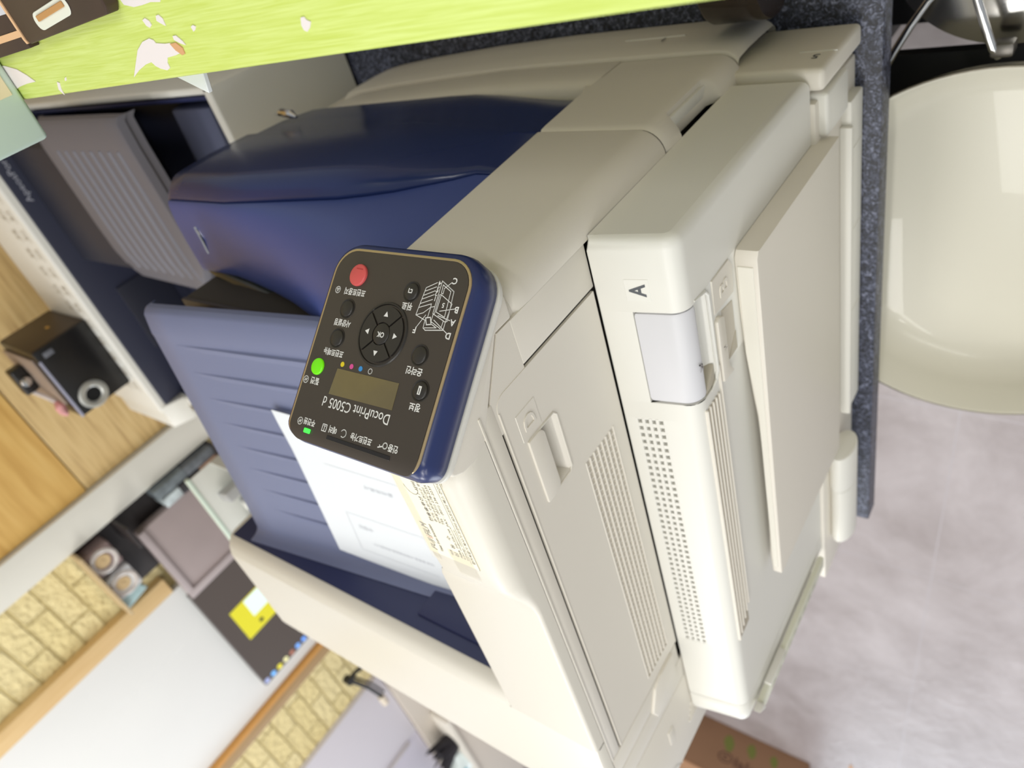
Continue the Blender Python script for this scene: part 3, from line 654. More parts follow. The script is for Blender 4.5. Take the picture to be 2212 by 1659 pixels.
for (du, dv) in ((0, 1), (0, -1), (1, 0), (-1, 0)):
    c_ = pp(NU + du * 11.4, NV + dv * 11.6, 1.65); d = PU * du + PV * dv; s_ = PN.cross(d)
    ik.poly((c_ + d * 1.7, c_ - d * 1.3 + s_ * 1.7, c_ - d * 1.3 - s_ * 1.7))
T = lambda s_, u, v, h, wd=None, n_=0.32, bold=0.026: ik.text(s_, pp(u, v, n_), PU, PV, h, wd=wd, bold=bold)
T('OK', NU, NV + 0.6, 3.1, 5.6, 1.7)
T('프린트중지', 86.4, 14.0, 4.3, 17.5); T('사양설정', 89, 33.8, 4.3, 13.8); T('프린트메뉴', 89.2, 52.4, 4.3, 17)
T('절전', 97.6, 71.7, 4.2, 7.4); T('주전원', 91.4, 96.2, 4.0, 9.8); T('에러', 70.0, 96.2, 4.2, 6.4); T('프린트가능', 46.0, 96.3, 4.2, 16.8); T('인증', 20.4, 95.9, 4.2, 7.2)
T('뒤로', 41.0, 17.2, 4.6, 7.8); T('온라인', 21.6, 52.2, 4.4, 11.6); T('정보', 13.8, 71, 4.6, 8.0)
T('DocuPrint C5005 d', 57.4, 81.6, 5.8, 54, bold=0.004)
def circ(u, v, r, wd=0.5, a0=0, a1=360, n_=20): ik.strip([pp(u + r * math.cos(math.radians(a0 + (a1 - a0) * i / n_)), v + r * math.sin(math.radians(a0 + (a1 - a0) * i / n_)), 0.33) for i in range(n_ + 1)], wd, PN)
L_ = lambda pts, wd=0.45, n_=0.33: ik.strip([pp(u, v, n_) for (u, v) in pts], wd, PN)
circ(101.8, 14, 2.0); L_([(100.8, 13.2), (102.8, 13.2), (101.8, 14.9), (100.8, 13.2)])
for (u, v) in ((106.0, 72), (99.9, 97)): circ(u, v, 2.1); L_([(u - 1, v - 0.8), (u - 0.3, v + 0.8), (u + 0.3, v - 0.8), (u + 1, v + 0.8)])
L_([(75.8, 94.5), (79.4, 94.5), (79.4, 98.5), (75.8, 98.5), (75.8, 94.5)], 0.5); L_([(77.6, 95.4), (77.6, 97.8)], 0.5); L_([(76.8, 95.4), (78.4, 95.4)], 0.4)
circ(60.8, 96.3, 2.2, 0.5, 60, 330)
circ(26.7, 95.6, 1.6, 0.6); L_([(28.2, 96.2), (31.6, 97.4)], 0.7); L_([(30.4, 97), (30.8, 96)], 0.5)
ik.strip([pp(42.2, 7.2, 1.3), pp(42.2, 9.4, 1.3), pp(39.6, 9.4, 1.3), pp(39.6, 7.6, 1.3), pp(40.8, 7.6, 1.3)], 0.6, PN)
ik.poly([pp(u, v, 1.3) for (u, v) in ((12.0, 59.2), (14.2, 59.2), (14.2, 64), (12.0, 64))])
circ(54.4, 58.0, 1.5, 0.45)
DG = [[(23.6, 1.4), (30.7, 5.1), (32.5, 21.2), (24.7, 23.3)], [(23.3, 3.8), (30.4, 7.0)], [(23.4, 6.1), (30.7, 9.5)], [(23.5, 8.4), (30.9, 11.7)], [(23.6, 11.2), (31.4, 14.4)], [(32.1, 16.9), (23.5, 13.7), (23.2, 15.6), (27.5, 19.4), (32.5, 21.2)], [(23.2, 15.6), (20.9, 15.0)], [(23.2, 15.6), (23.4, 21.2)], [(20.3, 0.1), (20.4, 19.0), (19.2, 18.9), (19.4, 7.9), (18.2, 7.8)], [(20.3, 0.1), (10.0, 5.1), (8.7, 21.8), (9.8, 22.5), (20.4, 19.0)], [(18.9, 2.2), (12.2, 5.3), (11.4, 19.9), (18.4, 17.8)], [(18.2, 7.8), (8.8, 12.1), (9.8, 22.5)], [(18.2, 7.8), (18.4, 17.8)], [(9.8, 22.5), (9.8, 27.0), (22.4, 28.8), (24.4, 27.8), (24.6, 23.6)], [(20.0, 19.6), (20.0, 23.0)], [(11.5, 22.4), (11.6, 25.3)], [(19.7, 23.6), (12.0, 26.5)], [(19.3, 24.8), (15.1, 26.4), (23.6, 27.6)], [(17.5, 4.3), (13.2, 0.3)], [(16.0, 17.0), (6.0, 14.5)], [(16.3, 19.6), (7.1, 21.2)], [(18.3, 22.4), (6.8, 28.3)], [(25.2, 20.4), (29.4, 27.7)], [(18.9, 2.2), (18.5, 7.0), (17.2, 7.2), (17.3, 4.9)]]
for l in DG: L_(l, 0.42)
L_([(24.6, 22.0), (21.3, 21.2), (19.4, 25.0), (22.7, 25.7), (24.6, 22.0)], 0.6); L_([(20.3, 0.1), (10.0, 5.1), (8.7, 21.8)], 0.55); L_([(9.8, 27.0), (22.4, 28.8)], 0.6)
for (s_, u, v) in (('C', 11.4, -0.7), ('B', 4.6, 14.9), ('A', 4.7, 22.2), ('D', 5.3, 29.6), ('F', 30.3, 29.7)): T(s_, u, v, 3.6, n_=0.33)
for (s_, u, v) in (('4', 21.7, 1.7), ('3', 21.8, 4.8), ('2', 22.1, 7.6), ('1', 21.9, 10.5), ('5', 14.7, 13.5)): T(s_, u, v, 2.7, n_=0.33)
ik.build('printed_legend', INK, cp)
q = MB(); q.strip([pp(13.1, 60.4, 1.36), pp(13.1, 62.2, 1.36)], 0.5, PN); q.strip([pp(13.1, 62.8, 1.36), pp(13.1, 63.2, 1.36)], 0.5, PN); q.build('info_mark', KEYB, cp)
q = MB(); LQ = [(29.8, 60.6), (81.4, 60.9), (82.6, 76.8), (29.4, 76.0)]
q.loft([[pp(u, v, 0.42) for (u, v) in LQ], [pp(u, v, 0.1) for (u, v) in LQ]], close=True); q.poly([pp(u, v, 0.42) for (u, v) in LQ]); q.build('display', LCD, cp)
for (u, v, m_) in ((78.4, 57.9, YEL), (70.4, 57.9, MAG), (62.6, 57.9, CYA)):
    q = MB(); q.frame_cyl(pp(u, v, 0.25), PU, PV, PN, 1.5, 0.15, 20); q.build('toner_dot', m_, cp)
q = MB(); q.prism([(0, 0)] * 0 + [(21, 100), (73.5, 100), (73.5, 102.6), (21, 102.6)], 'z', 0, 0.6, 0.25, 1, fn=lambda c_: pp(c_.x, c_.y, 0.0 + c_.z - 0.05)); q.build('indicator_slot', mat('black_lens', rgb(34, 30, 30), 0.25), cp)
q = MB(); q.prism([(88.4, 100), (94, 100), (94, 102.8), (88.4, 102.8)], 'z', 0.1, 0.9, 0.4, 2, fn=lambda c_: pp(c_.x, c_.y, c_.z)); plabel(q.build('power_led', LEDG, cp), 'glowing green power light')

# --- service card taped on the exit cover
CX0, CX1, CY0, CY1, CZ = -145, -55, 17.5, 60.5, 516.0
b = MB(); b.box(CX0, CX1, CY0, CY1, 515.4, CZ); cd = b.build('service_card', CARD, pr); plabel(cd, 'cream business card taped beside the control panel')
q = MB(); X, Y = (1, 0, 0), (0, 1, 0)
tx = lambda s_, x, y, h, wd=None, bold=0.0, sh=0.0: q.text(s_, (x, y, CZ + 0.12), X, Y, h, wd=wd, align='L', bold=bold, shear=sh)
tx('FUJ', -141, 53.5, 5.6, 11.5, 0.0, 0.25); tx('FILM', -127, 53.5, 5.6, 13.5, 0.0, 0.25); tx('Value from Innovation', -140, 47.5, 3.0, 27)
tx('한솔솔루션 / 서비스지사', -108, 42.5, 3.2, 50, 0.006); tx('경기도 수원시 권선구 호매실동', -107, 38.4, 2.4, 44); tx('모바일수원로데오센터', -107, 35.2, 2.4, 32)
tx('TEL : (031) 278-2235 -', -107, 32, 2.6, 38); tx('FAX : (031) 236-2237', -107, 28.5, 2.6, 36)
tx('대표', -139, 38, 2.2, 5.5); tx('심  동  수', -139, 34, 3.4, 21); tx('Mobile  010-3326-5749', -138, 29.8, 2.0, 28); tx('E-mail  info@solution.co.kr', -138, 27.2, 1.8, 32); tx('homepage  solution.co.kr', -138, 24.8, 1.8, 30)
tx('컬러복합기·복사기·프린터·3D프린터·팩스·전산소모품', -140, 20.6, 2.6, 82)
q.strip([(-141, 23.2, CZ + 0.12), (-57, 23.2, CZ + 0.12)], 0.25, (0, 0, 1)); q.strip([(CX0, CY0 + 0.3, CZ + 0.1), (CX1, CY0 + 0.3, CZ + 0.1)], 0.4, (0, 0, 1))
q.strip([(-76 + 9 * math.cos(a / 10), 47 + 6 * math.sin(a / 10), CZ + 0.12) for a in range(18, 48, 2)], 0.3, (0, 0, 1))
q.build('card_print', INKB, cd)
q = MB(); q.text('i', (-128.0, 53.5, CZ + 0.13), X, Y, 5.6, wd=1.2, bold=0.01, shear=0.25); q.build('card_print_red', INKR, cd)
q = MB(); q.poly(((-160, 22, 516.3), (-134, 22, 516.3), (-134, 41, 516.3), (-160, 41, 515.4))); q.poly(((-152, 53, 516.35), (-56, 53, 516.35), (-56, 62, 516.1), (-152, 62, 516.1))); q.build('tape', TAPE, cd)

# --- sheet of paper on the tray
e1 = (Vector((-158, 334)) - Vector((-362, 354))).normalized(); e2 = Vector((-e1.y, e1.x)) * -1
pc = Vector((-366, 354)); b = MB(); rows = []
if e2.y > 0: e2 = -e2
for i in range(13):
    rows.append([])
    for j in range(15):
        p = pc + e1 * (210 * i / 12) + e2 * (262 * j / 14); rows[-1].append((p.x, p.y, tz(p.x, p.y) + 2.9 + 2.2 * smoothstep(0.7, 1, i / 12) + 1.2 * math.sin(j / 14 * 3)))
b.loft(rows); top_ = rows; b.loft([[(x, y, z - 0.15) for (x, y, z) in r] for r in rows])
sheet = tag(b.build('paper_sheet', PAPER, None, 60, loc=(-280, 250, 425)), 'white printed sheet lying in the blue output tray', 'paper')
def ps(a, c_, h=0.3):
    p = pc + e1 * a + e2 * c_; i, j = a / 210, c_ / 262; return Vector((p.x, p.y, tz(p.x, p.y) + 2.9 + 2.2 * smoothstep(0.7, 1, i) + 1.2 * math.sin(j * 3) + h))
q = MB(); xd = Vector((-e2.x, -e2.y, 0)); 
for (s_, a, c_, h, wd) in (('품의목록서', 132, 100, 5, 34), ('수령인', 62, 60, 6, 18), ('아래 물품을 수령하였음을 확인합니다', 38, 100, 4, 76), ('검수', 120, 150, 5, 12), ('담당자 확인', 100, 160, 4, 20)):
    q.text(s_, ps(a, c_, 0.5), -Vector((e2.x, e2.y, -0.12)) * -1 if False else Vector((-0.0, 0, 0)) + Vector((e1.x * 0 - 0, 0, 0)) if False else Vector((e2.x, e2.y, -0.12)) * -1, Vector((e1.x, e1.y, -0.0355)) * -1 if False else Vector((-e1.x, -e1.y, 0.0355)), h, wd=wd)
for (a0, c0, a1, c1) in ((150, 40, 150, 130), (20, 40, 80, 40), (20, 40, 20, 140), (80, 40, 80, 140)): q.strip([ps(a0, c0, 0.45), ps((a0 + a1) / 2, (c0 + c1) / 2, 0.45), ps(a1, c1, 0.45)], 0.4, (0, 0, 1))
q.build('sheet_print', INKG, sheet)

# ================================================================ SECOND PRINTER
p2 = thing('office_printer', 'second printer with dark ribbed tray in a navy well, behind the cream one', 'printer', (-200, 900, 1))
b = MB(); b.box(-500, 60, 590, 1300, 2, 120, 4); b.build('body', WHITEP, p2)
b = MB(); b.prism([(566, 4), (600, 4), (600, 198), (592, 198), (588, 196)], 'x', -500, 62, 2, 3); b.build('left_rim', WHITEP, p2)
b = MB(); b.box(54, 63, 590, 1130, 60, 198, 3, 3); b.build('front_rim', WHITEP, p2)
b = MB(); b.box(-500, 62, 1112, 1300, 100, 300, 5, 3); fb = b.build('far_block', WHITEP, p2)
b = MB(); b.box(-512, -488, 602, 1300, 60, 255, 5, 3); b.prism([(1090, 255), (1290, 255), (1290, 296), (1112, 296)], 'x', -540, -488, 3); b.build('rear_block', WHITEP, p2)
b = MB(); b.box(-486, 48, 604, 1110, 119, 124, 1); b.build('well_floor', DNAVY, p2)
b = MB(); b.box(-486, 48, 1106, 1112.5, 120, 286, 1); nw = b.build('well_far_wall', DNAVY, p2)
b = MB(); b.box(-488, -480, 604, 1110, 120, 250, 1); b.build('well_rear_wall', DNAVY, p2)
b = MB(); b.box(-486, 48, 602.2, 606, 120, 190, 1); b.box(45, 50, 604, 1110, 120, 190, 1); b.build('well_front_wall', NAVY, p2)
b = MB(); b.box(-380, -250, 1103, 1107, 150, 240, 1); b.build('wall_inset', mat('black_navy', rgb(36, 38, 52), 0.5), nw)
b = MB()
for k in range(10): b.box(-330 - k * 6, -327 - k * 6, 1101.5, 1103.5, 180, 215)
b.build('wall_grille', mat('black_navy', rgb(36, 38, 52), 0.5), nw)
q = MB(); q.text('ApeosPort Print C5570', (-64, 1105.6, 270), (1, 0, 0), (0, 0, 1), 13, wd=170, align='L'); q.build('model_name', mat('pale_ink', rgb(170, 172, 184), 0.6), nw)
b = MB(); rows = []
for (x, dz) in ((60, -6), (54, 0), (20, 1), (-40, 0), (-100, -1), (-145, -3), (-175, -8), (-200, -18), (-214, -32)):
    yr = 682 + max(0, (-x - 140)) * 0.9; yl = 950; rows.append([(x, yr - 3, 262 + dz), (x, yr, 272 + dz), (x, yr + 8, 274 + dz)] + [(x, yr + 8 + (yl - yr - 16) * k / 8, 273 - k + dz) for k in range(1, 9)] + [(x, yl, 262 + dz), (x, yl + 2, 254 + dz)])
b.loft(rows); b.loft([[(x, y, z - 12) for (x, y, z) in r] for r in rows]); st2 = b.build('stacking_tray', GREYTRAY, p2, 50)
for k in range(8):
    y = 716 + k * 26; r = MB(); r.loft([[(x, y - 2.4, 272 - k * 0.9 + dz), (x, y, 275.2 - k * 0.9 + dz), (x, y + 2.4, 272 - k * 0.9 + dz)] for (x, dz) in ((20, 0.4), (-40, 0), (-100, -1), (-145, -3), (-172, -7.5))]); r.build('rib', mat('light_grey_rib', rgb(112, 111, 120), 0.45), st2, 20)
b = MB(); b.box(-180, 20, 930, 1108, 122, 258, 4); b.build('tray_mount', mat('black_navy', rgb(36, 38, 52), 0.5), p2)
b = MB(); b.prism([(-60, 126), (36, 126), (30, 172), (-40, 176)], 'y', 650, 740, 4); b.build('paper_guide', mat('slate_plastic', rgb(92, 96, 118), 0.5), p2)
q = MB()
for i in range(12):
    for j in range(2):
        x = -40 - i * 36; y = 1146 + j * 34; q.text(('잉크', '용지', '토너', '커버', '급지', '문열', '걸림', '상태')[(i + j * 3) % 8], (x, y, 300.3), (1, 0, 0), (0, 1, 0), 13, wd=18); q.strip([(x - 12, y - 11, 300.3), (x + 12, y - 11, 300.3)], 2, (0, 0, 1))
q.build('icon_print', mat('tan_ink', rgb(166, 152, 126), 0.7), fb)

# black speaker on the second printer
sp = thing('speaker', 'small black box speaker with a silver ring, on the second printer', 'speaker', (-353, 1222, 300.5))
b = MB(); b.box(-426, -281, 1150, 1296, 301, 405, 2); b.build('cabinet', BLACKP, sp)
b = MB(); b.box(-280.9, -279.6, 1154, 1292, 304, 402, 0.4); plabel(b.build('side_panel', mat('dark_brown_side', rgb(58, 44, 32), 0.45), sp), 'dark brown side')
q = MB(); q.lathe([(13, -2), (14, 1.5), (17, 3.2), (22, 3.6), (26, 2), (27, -1)], (-402, 1150, 366), (0, -1, 0), 40); q.build('port_ring', mat('brushed_silver', rgb(196, 196, 190), 0.3, metal=0.6), sp)
q = MB(); q.frame_cyl((-402, 1149.9, 366), (1, 0, 0), (0, 0, 1), (0, -1, 0), 13.5, 0.4, 32); q.build('port', mat('hole_black', rgb(8, 8, 8), 0.9), sp)
q = MB(); q.box(-300, -290, 1149.2, 1150.2, 374, 392, 0.3); q.build('badge', mat('grey_badge', rgb(110, 112, 120), 0.4), sp)
q = MB(); q.box(-279.6, -279, 1210, 1222, 340, 346, 0.2); q.build('side_badge', mat('gold_badge', rgb(190, 146, 66), 0.4), sp)
q = MB(); q.box(-426, -300, 1149.4, 1151, 401, 405.6, 0.5); q.build('edge_strip', mat('lilac_strip', rgb(176, 178, 200), 0.3), sp)
b = MB(); b.box(-398, -296, 1168, 1292, 405.5, 410, 1.5); tag(b.build('card_case', mat('taupe_cloth', rgb(150, 132, 118), 0.7, bump=0.2), None, loc=(-350, 1230, 405.5)), 'flat taupe case lying on top of the black speaker', 'case')
cm = thing('mini_camera', 'tiny black camera with a pink cord on the taupe case', 'camera', (-330, 1250, 410.5))
b = MB(); b.box(-372, -318, 1236, 1262, 410.5, 436, 4, 3); b.build('body', BLACKP, cm)
q = MB(); q.frame_cyl((-345, 1236, 424), (1, 0, 0), (0, 0, 1), (0, -1, 0), 9, 8, 24, bev=1); q.build('lens', CHROME, cm)
q = MB(); q.tube([(-372, 1250, 424), (-380, 1226, 420), (-388, 1208, 416), (-394, 1196, 414)], 4, 8); plabel(q.build('wrist_cord', mat('white_cord', rgb(225, 215, 215), 0.6), cm), 'white cord')
q = MB(); q.tube([(-394, 1198, 414.5), (-402, 1188, 416), (-412, 1184, 417), (-420, 1180, 416)], [4, 9, 8, 3], 8); q.build('charm', mat('pink_charm', rgb(226, 160, 160), 0.5, var=0.3, vscale=80), cm)

# ================================================================ BACK WALL ITEMS
DKS = mat('dark_shelf', rgb(48, 42, 42), 0.5)
sh = thing('wall_shelf', 'dark open shelf box mounted beside the white pillar', 'shelf', (-850, 1400, 430))
b = MB(); b.box(-960, -761, 1404, 1419, 180, 552, 1); b.build('back_board', DKS, sh)
b = MB(); b.box(-960, -761, 1330, 1404, 546, 553, 1); b.build('top_board', mat('tan_board', rgb(196, 172, 132), 0.5), sh)
b = MB(); b.box(-824, -761, 1300, 1404, 446, 452, 1); b.build('shelf_board', DKS, sh)
b = MB(); b.box(-960, -761, 1340, 1404, 180, 186, 1); b.build('shelf_board', DKS, sh)
for (x, nm, m_, lab) in ((-816, 'tape_dispenser', mat('taupe_shell', rgb(150, 130, 128), 0.4), 'taupe round tape dispenser under the shelf top, next to the white pillar'), (-896, 'tape_dispenser', mat('white_shell', rgb(222, 224, 226), 0.35), 'white round tape dispenser under the shelf top, left of the taupe one')):
    o = thing(nm, lab, 'tape dispenser', (x, 1380, 500), 'round tape dispensers')
    q = MB(); q.box(x - 33, x + 33, 1352, 1403, 484, 545.5, 6, 3); q.build('shell', m_, o)
    q = MB(); q.lathe([(20, -4), (21, 3), (26, 5), (31, 3), (31, -2)], (x, 1352, 516), (0, -1, 0), 40); q.build('rim', mat('clear_rim', rgb(206, 198, 192), 0.2), o)
    q = MB(); q.lathe([(0.1, 5), (4, 5), (6, 3), (15, 3), (17, 1), (17, -3)], (x + 2, 1352, 518), (0, -1, 0), 40); q.build('tape_roll', mat('tan_tape', rgb(214, 186, 140), 0.35), o)
b = MB(); b.prism([(-962, 546), (-924, 546), (-920, 500), (-952, 486)], 'y', 1356, 1398, 3); tag(b.build('gift_bag', mat('pale_teal', rgb(176, 204, 206), 0.5), None, loc=(-940, 1376, 486)), 'small pale teal pouch hanging beside the white tape dispenser', 'pouch')
b = MB(); b.box(-1066, -826, 1356, 1380, 190, 431, 2); gpn = b.build('grey_panel', mat('mauve_grey', rgb(160, 146, 144), 0.45, var=0.05, vscale=10), None, loc=(-945, 1368, 190))
tag(gpn, 'square mauve grey speaker panel between shelf and monitor', 'panel')
b = MB(); b.box(-1068, -1046, 1350, 1356.2, 190, 432, 1); b.box(-1046, -826, 1350, 1356.2, 416, 432, 1); b.build('frame', mat('mauve_frame', rgb(178, 166, 166), 0.4), gpn)
for (x0, x1, z0, z1, nm, c_, lab) in (
        (-790, -765, 186.5, 268, 'grey_carton', (98, 102, 106), 'grey carton at the foot of the white pillar on the lower shelf board'),
        (-821, -793, 186.5, 238, 'brown_carton', (150, 120, 100), 'brown carton on the lower shelf board against the mauve panel'),
        (-821, -794, 238.5, 300, 'black_carton', (44, 42, 44), 'black carton stacked on the brown carton beside the mauve panel'),
        (-789, -764, 268.5, 352, 'slate_carton', (112, 120, 124), 'slate carton stacked on the grey carton beside the white pillar'),
        (-820, -795, 300.5, 346, 'pale_carton', (196, 206, 208), 'pale carton topmost of the pile beside the mauve panel')):
    b = MB(); b.box(x0, x1, 1345, 1400, z0, z1, 2)
    tag(b.build('carton', mat(nm, rgb(*c_), 0.5, var=0.35, vscale=40), None, loc=((x0 + x1) / 2, 1372, z0)), lab, 'carton', 'small cartons on the lower shelf board')
# monitor
mo = thing('computer_monitor', 'dark monitor screen with a yellow note window, below the white panel', 'monitor', (-1276, 1380, -20))
b = MB(); b.box(-1487, -1069, 1366, 1385, 105, 434, 2); b.build('screen_body', mat('monitor_grey', rgb(90, 84, 82), 0.4), mo)
SCR = mat('screen_dark', rgb(60, 53, 50), 0.35, emit=rgb(92, 82, 76), estr=0.5)
b = MB(); b.box(-1485, -1070, 1364.5, 1366, 108, 432); b.build('screen', SCR, mo)
b = MB(); b.box(-1318, -1200, 1363.6, 1364.3, 230, 390); plabel(b.build('note_window', mat('note_yellow', rgb(214, 206, 40), 0.5, emit=rgb(230, 224, 50), estr=0.25), mo), 'yellow window on the screen')
b = MB(); b.box(-1268, -1204, 1363.0, 1363.5, 240, 345); b.build('note_text_area', mat('note_white', rgb(220, 240, 236), 0.5, emit=rgb(220, 245, 240), estr=0.35), mo)
q = MB(); q.frame_cyl((-1296, 1363.4, 336), (1, 0, 0), (0, 0, 1), (0, -1, 0), 7, 0.3, 16); q.build('note_icon', mat('note_dark', rgb(90, 90, 40), 0.5), mo)
for k, c_ in enumerate(((150, 160, 200), (110, 170, 230), (210, 200, 60), (214, 210, 160), (150, 100, 84), (110, 160, 230), (100, 150, 230), (170, 160, 130))):
    q = MB(); z = 424 - k * 24; q.frame_cyl((-1473, 1364, z), (1, 0, 0), (0, 0, 1), (0, -1, 0), 8.5, 0.5, 16); q.build('dock_icon', mat('icon_%d' % k, rgb(*c_), 0.5, emit=rgb(*c_), estr=0.6), mo)
b = MB(); b.box(-1320, -1230, 1372, 1390, -18, 106, 3); b.box(-1380, -1180, 1330, 1415, -20, -12, 2); b.build('stand', CHROME, mo)
dk = thing('desk', 'pale desk standing under the monitor', 'desk', (-1250, 1300, FZ))
b = MB(); b.box(-1560, -770, 1180, 1395, -45, -20.5, 2); b.build('desk_top', mat('pale_desk', rgb(214, 206, 196), 0.5), dk)
for x in (-1530, -800):
    b = MB(); b.box(x - 15, x + 15, 1190, 1390, FZ, -45, 2); b.build('leg', mat('pale_desk', rgb(214, 206, 196), 0.5), dk)
# white parts bin on the near side, above the second printer's rear
bn = thing('parts_bin', 'pale translucent tub of white parts behind the blue tray', 'tub', (-610, 850, 270))
TUB = mat('pale_tub', rgb(222, 222, 214), 0.35)
X0, X1, Y0, Y1, Z0, Z1 = -701, -517, 792, 902, 270, 394
b = MB()
b.box(X0, X1, Y0, Y1, Z0, Z0 + 4, 1); b.box(X0, X1, Y0, Y0 + 3, Z0, 326, 1); b.box(X0, X1, Y1 - 3, Y1, Z0, Z1, 1); b.box(X0, X0 + 3, Y0, Y1, Z0, 345, 1); b.box(X1 - 3, X1, Y0, Y1, Z0, 345, 1)
b.build('tub_wall', TUB, bn)
b = MB(); b.box(X0 - 3, X1 + 3, Y1 - 5, Y1 + 5, Z1 - 6, Z1 + 2, 2); b.build('tub_rim', mat('mint_rim', rgb(214, 228, 214), 0.35), bn)
for k in range(7):
    x = X0 + 22 + k * 22; z = Z0 + 4.5; q = MB(); y = 826 + 40 * (k % 2)
    q.box(x - 10, x + 10, y - 18, y + 18, z, z + 72 + 12 * (k % 3), 3, rot=Matrix.Rotation(0.4 * (k - 3) / 3, 3, 'Z'), piv=(x, y, z))
    o = tag(q.build('plastic_part', mat(('white_part', 'grey_part')[k % 2], (rgb(228, 230, 226), rgb(170, 170, 170))[k % 2], 0.4), None, loc=(x, y, z)), 'small pale plastic part lying in the translucent tub', 'plastic part', 'parts in the tub')
sd = thing('side_table', 'low white table carrying the translucent tub', 'table', (-640, 850, FZ))
b = MB(); b.box(-780, -515, 770, 930, 250, 269.5, 2); b.build('table_top', WHITEP, sd)
b = MB(); b.box(-770, -635, 780, 920, FZ, 250, 2); b.build('table_body', WHITEP, sd)

# ---- far left corner: cabinets, clamp lamp, bag, wooden box
LAV = mat('lavender_white', rgb(216, 212, 220), 0.5)
cb = thing('white_cabinet', 'lavender white cabinet with tall panel doors beyond the narrow brick strip', 'cabinet', (-2350, 1700, FZ))
b = MB(); b.box(-2240, -1760, 1440, 1500, FZ, 1500, 2); b.build('side_panel', mat('beige_panel', rgb(206, 198, 186), 0.5), cb)
b = MB(); b.box(-2280, -1900, 1400, 1436, 150, 1500, 3); b.build('door', LAV, cb)
b = MB(); b.box(-2700, -2290, 1408, 1436, 150, 1500, 3); b.build('door', mat('lavender_door', rgb(210, 206, 220), 0.5), cb)
b = MB(); b.box(-2294, -2276, 1392, 1400, 200, 900, 2); b.build('door_rail', mat('silver_rail', rgb(210, 204, 204), 0.3, metal=0.4), cb)
b = MB(); b.box(-2300, -2270, 1376, 1400, 420, 470, 4); b.build('handle', mat('ivory_handle', rgb(240, 232, 216), 0.3), cb)
b = MB(); b.box(-2720, -1760, 1380, 1440, FZ, 148, 3); b.build('base', mat('beige_base', rgb(204, 194, 182), 0.6), cb)
lp = thing('clamp_lamp', 'black folding arm clamp lamp in front of the white cabinet', 'lamp', (-1800, 1365, 148))
q = MB(); q.tube([(-1790, 1370, 149), (-1750, 1360, 215), (-1745, 1358, 250)], 7, 8); q.build('lower_arm', BLACKP, lp)
q = MB(); q.tube([(-1745, 1358, 250), (-1840, 1352, 216), (-1930, 1350, 196)], 7, 8); q.tube([(-1760, 1368, 232), (-1850, 1362, 198), (-1930, 1360, 180)], 4, 8); q.build('upper_arm', BLACKP, lp)
q = MB(); q.frame_cyl((-1745, 1346, 250), (1, 0, 0), (0, 0, 1), (0, 1, 0), 14, 24, 16); q.build('joint', BLACKP, lp)
q = MB(); q.frame_cyl((-1965, 1352, 200), (0, 1, 0), (0, 0, 1), (1, 0, 0), 12, 44, 16, bev=2); plabel(q.build('lamp_head', mat('ivory_lamp', rgb(226, 214, 196), 0.3), lp), 'ivory lamp head')
b = MB(); b.box(-3000, -2260, 1290, 1378, 66, 88, 4); cs = tag(b.build('white_shelf', mat('warm_white', rgb(232, 226, 214), 0.5), None, loc=(-2640, 1340, 66)), 'long warm white shelf board below the white cabinet', 'shelf')
b = MB(); b.box(-2990, -2270, 1300, 1370, FZ, 66, 2); b.build('shelf_support', mat('beige_base', rgb(204, 194, 182), 0.6), cs)
b = MB(); rows = []
for i in range(9):
    a = i / 8; rows.append([(-2570 + 70 * math.cos(t_ / 14 * 2 * math.pi) * (1 - 0.45 * a) + 8 * math.sin(3 * t_ + i), 1330 + 34 * math.sin(t_ / 14 * 2 * math.pi) * (1 - 0.5 * a), 88.5 + 90 * a + 6 * math.sin(t_ * 2 + i) * (a > 0)) for t_ in range(14)])
b.loft(rows, close=True, caps=True); bg = tag(b.build('plastic_bag', mat('bag_white', rgb(224, 234, 232), 0.3), None, 70, loc=(-2570, 1330, 88.5)), 'crumpled white and cyan plastic bag on the warm white shelf', 'bag')
b = MB(); b.box(-2610, -2560, 1294, 1300, 110, 140, 2); b.build('bag_print', mat('bag_cyan', rgb(90, 190, 214), 0.4), bg)
wb = thing('wooden_box', 'light wooden box with a dark printed mark on the warm white shelf', 'box', (-2800, 1335, 88.5))
b = MB(); b.box(-2880, -2720, 1298, 1372, 88.5, 170, 2); b.build('box_body', ramp_tex('pale_pine', 'noise', [(0.3, rgb(200, 170, 128)), (0.7, rgb(224, 198, 156))], 0.6, (1, 1, 14), 6), wb)
q = MB(); q.text('和', (-2800, 1297.4, 130), (1, 0, 0), (0, 0, 1), 48); q.build('mark', mat('brown_mark', rgb(120, 84, 60), 0.6), wb)
b = MB()
for k in range(16):
    a = k / 16 * 2 * math.pi; b.tube([(-2420 + 30 * math.cos(a), 1330 + 20 * math.sin(a), 92), (-2420 + 66 * math.cos(a), 1330 + 22 * math.sin(a), 150 + 14 * math.sin(5 * a)), (-2420 + 100 * math.cos(a), 1330 + 24 * math.sin(a), 180 + 20 * math.cos(3 * a))], [14, 9, 1], 6)
b.lathe([(0.1, 40), (24, 36), (30, 20), (28, 4), (0.1, 0)], (-2420, 1330, 88.5), (0, 0, 1), 20)
tag(b.build('feather_duster', mat('black_feather', rgb(34, 30, 36), 0.8), None, 60, loc=(-2420, 1330, 88.5)), 'black spiky feather duster head on the warm white shelf', 'duster')

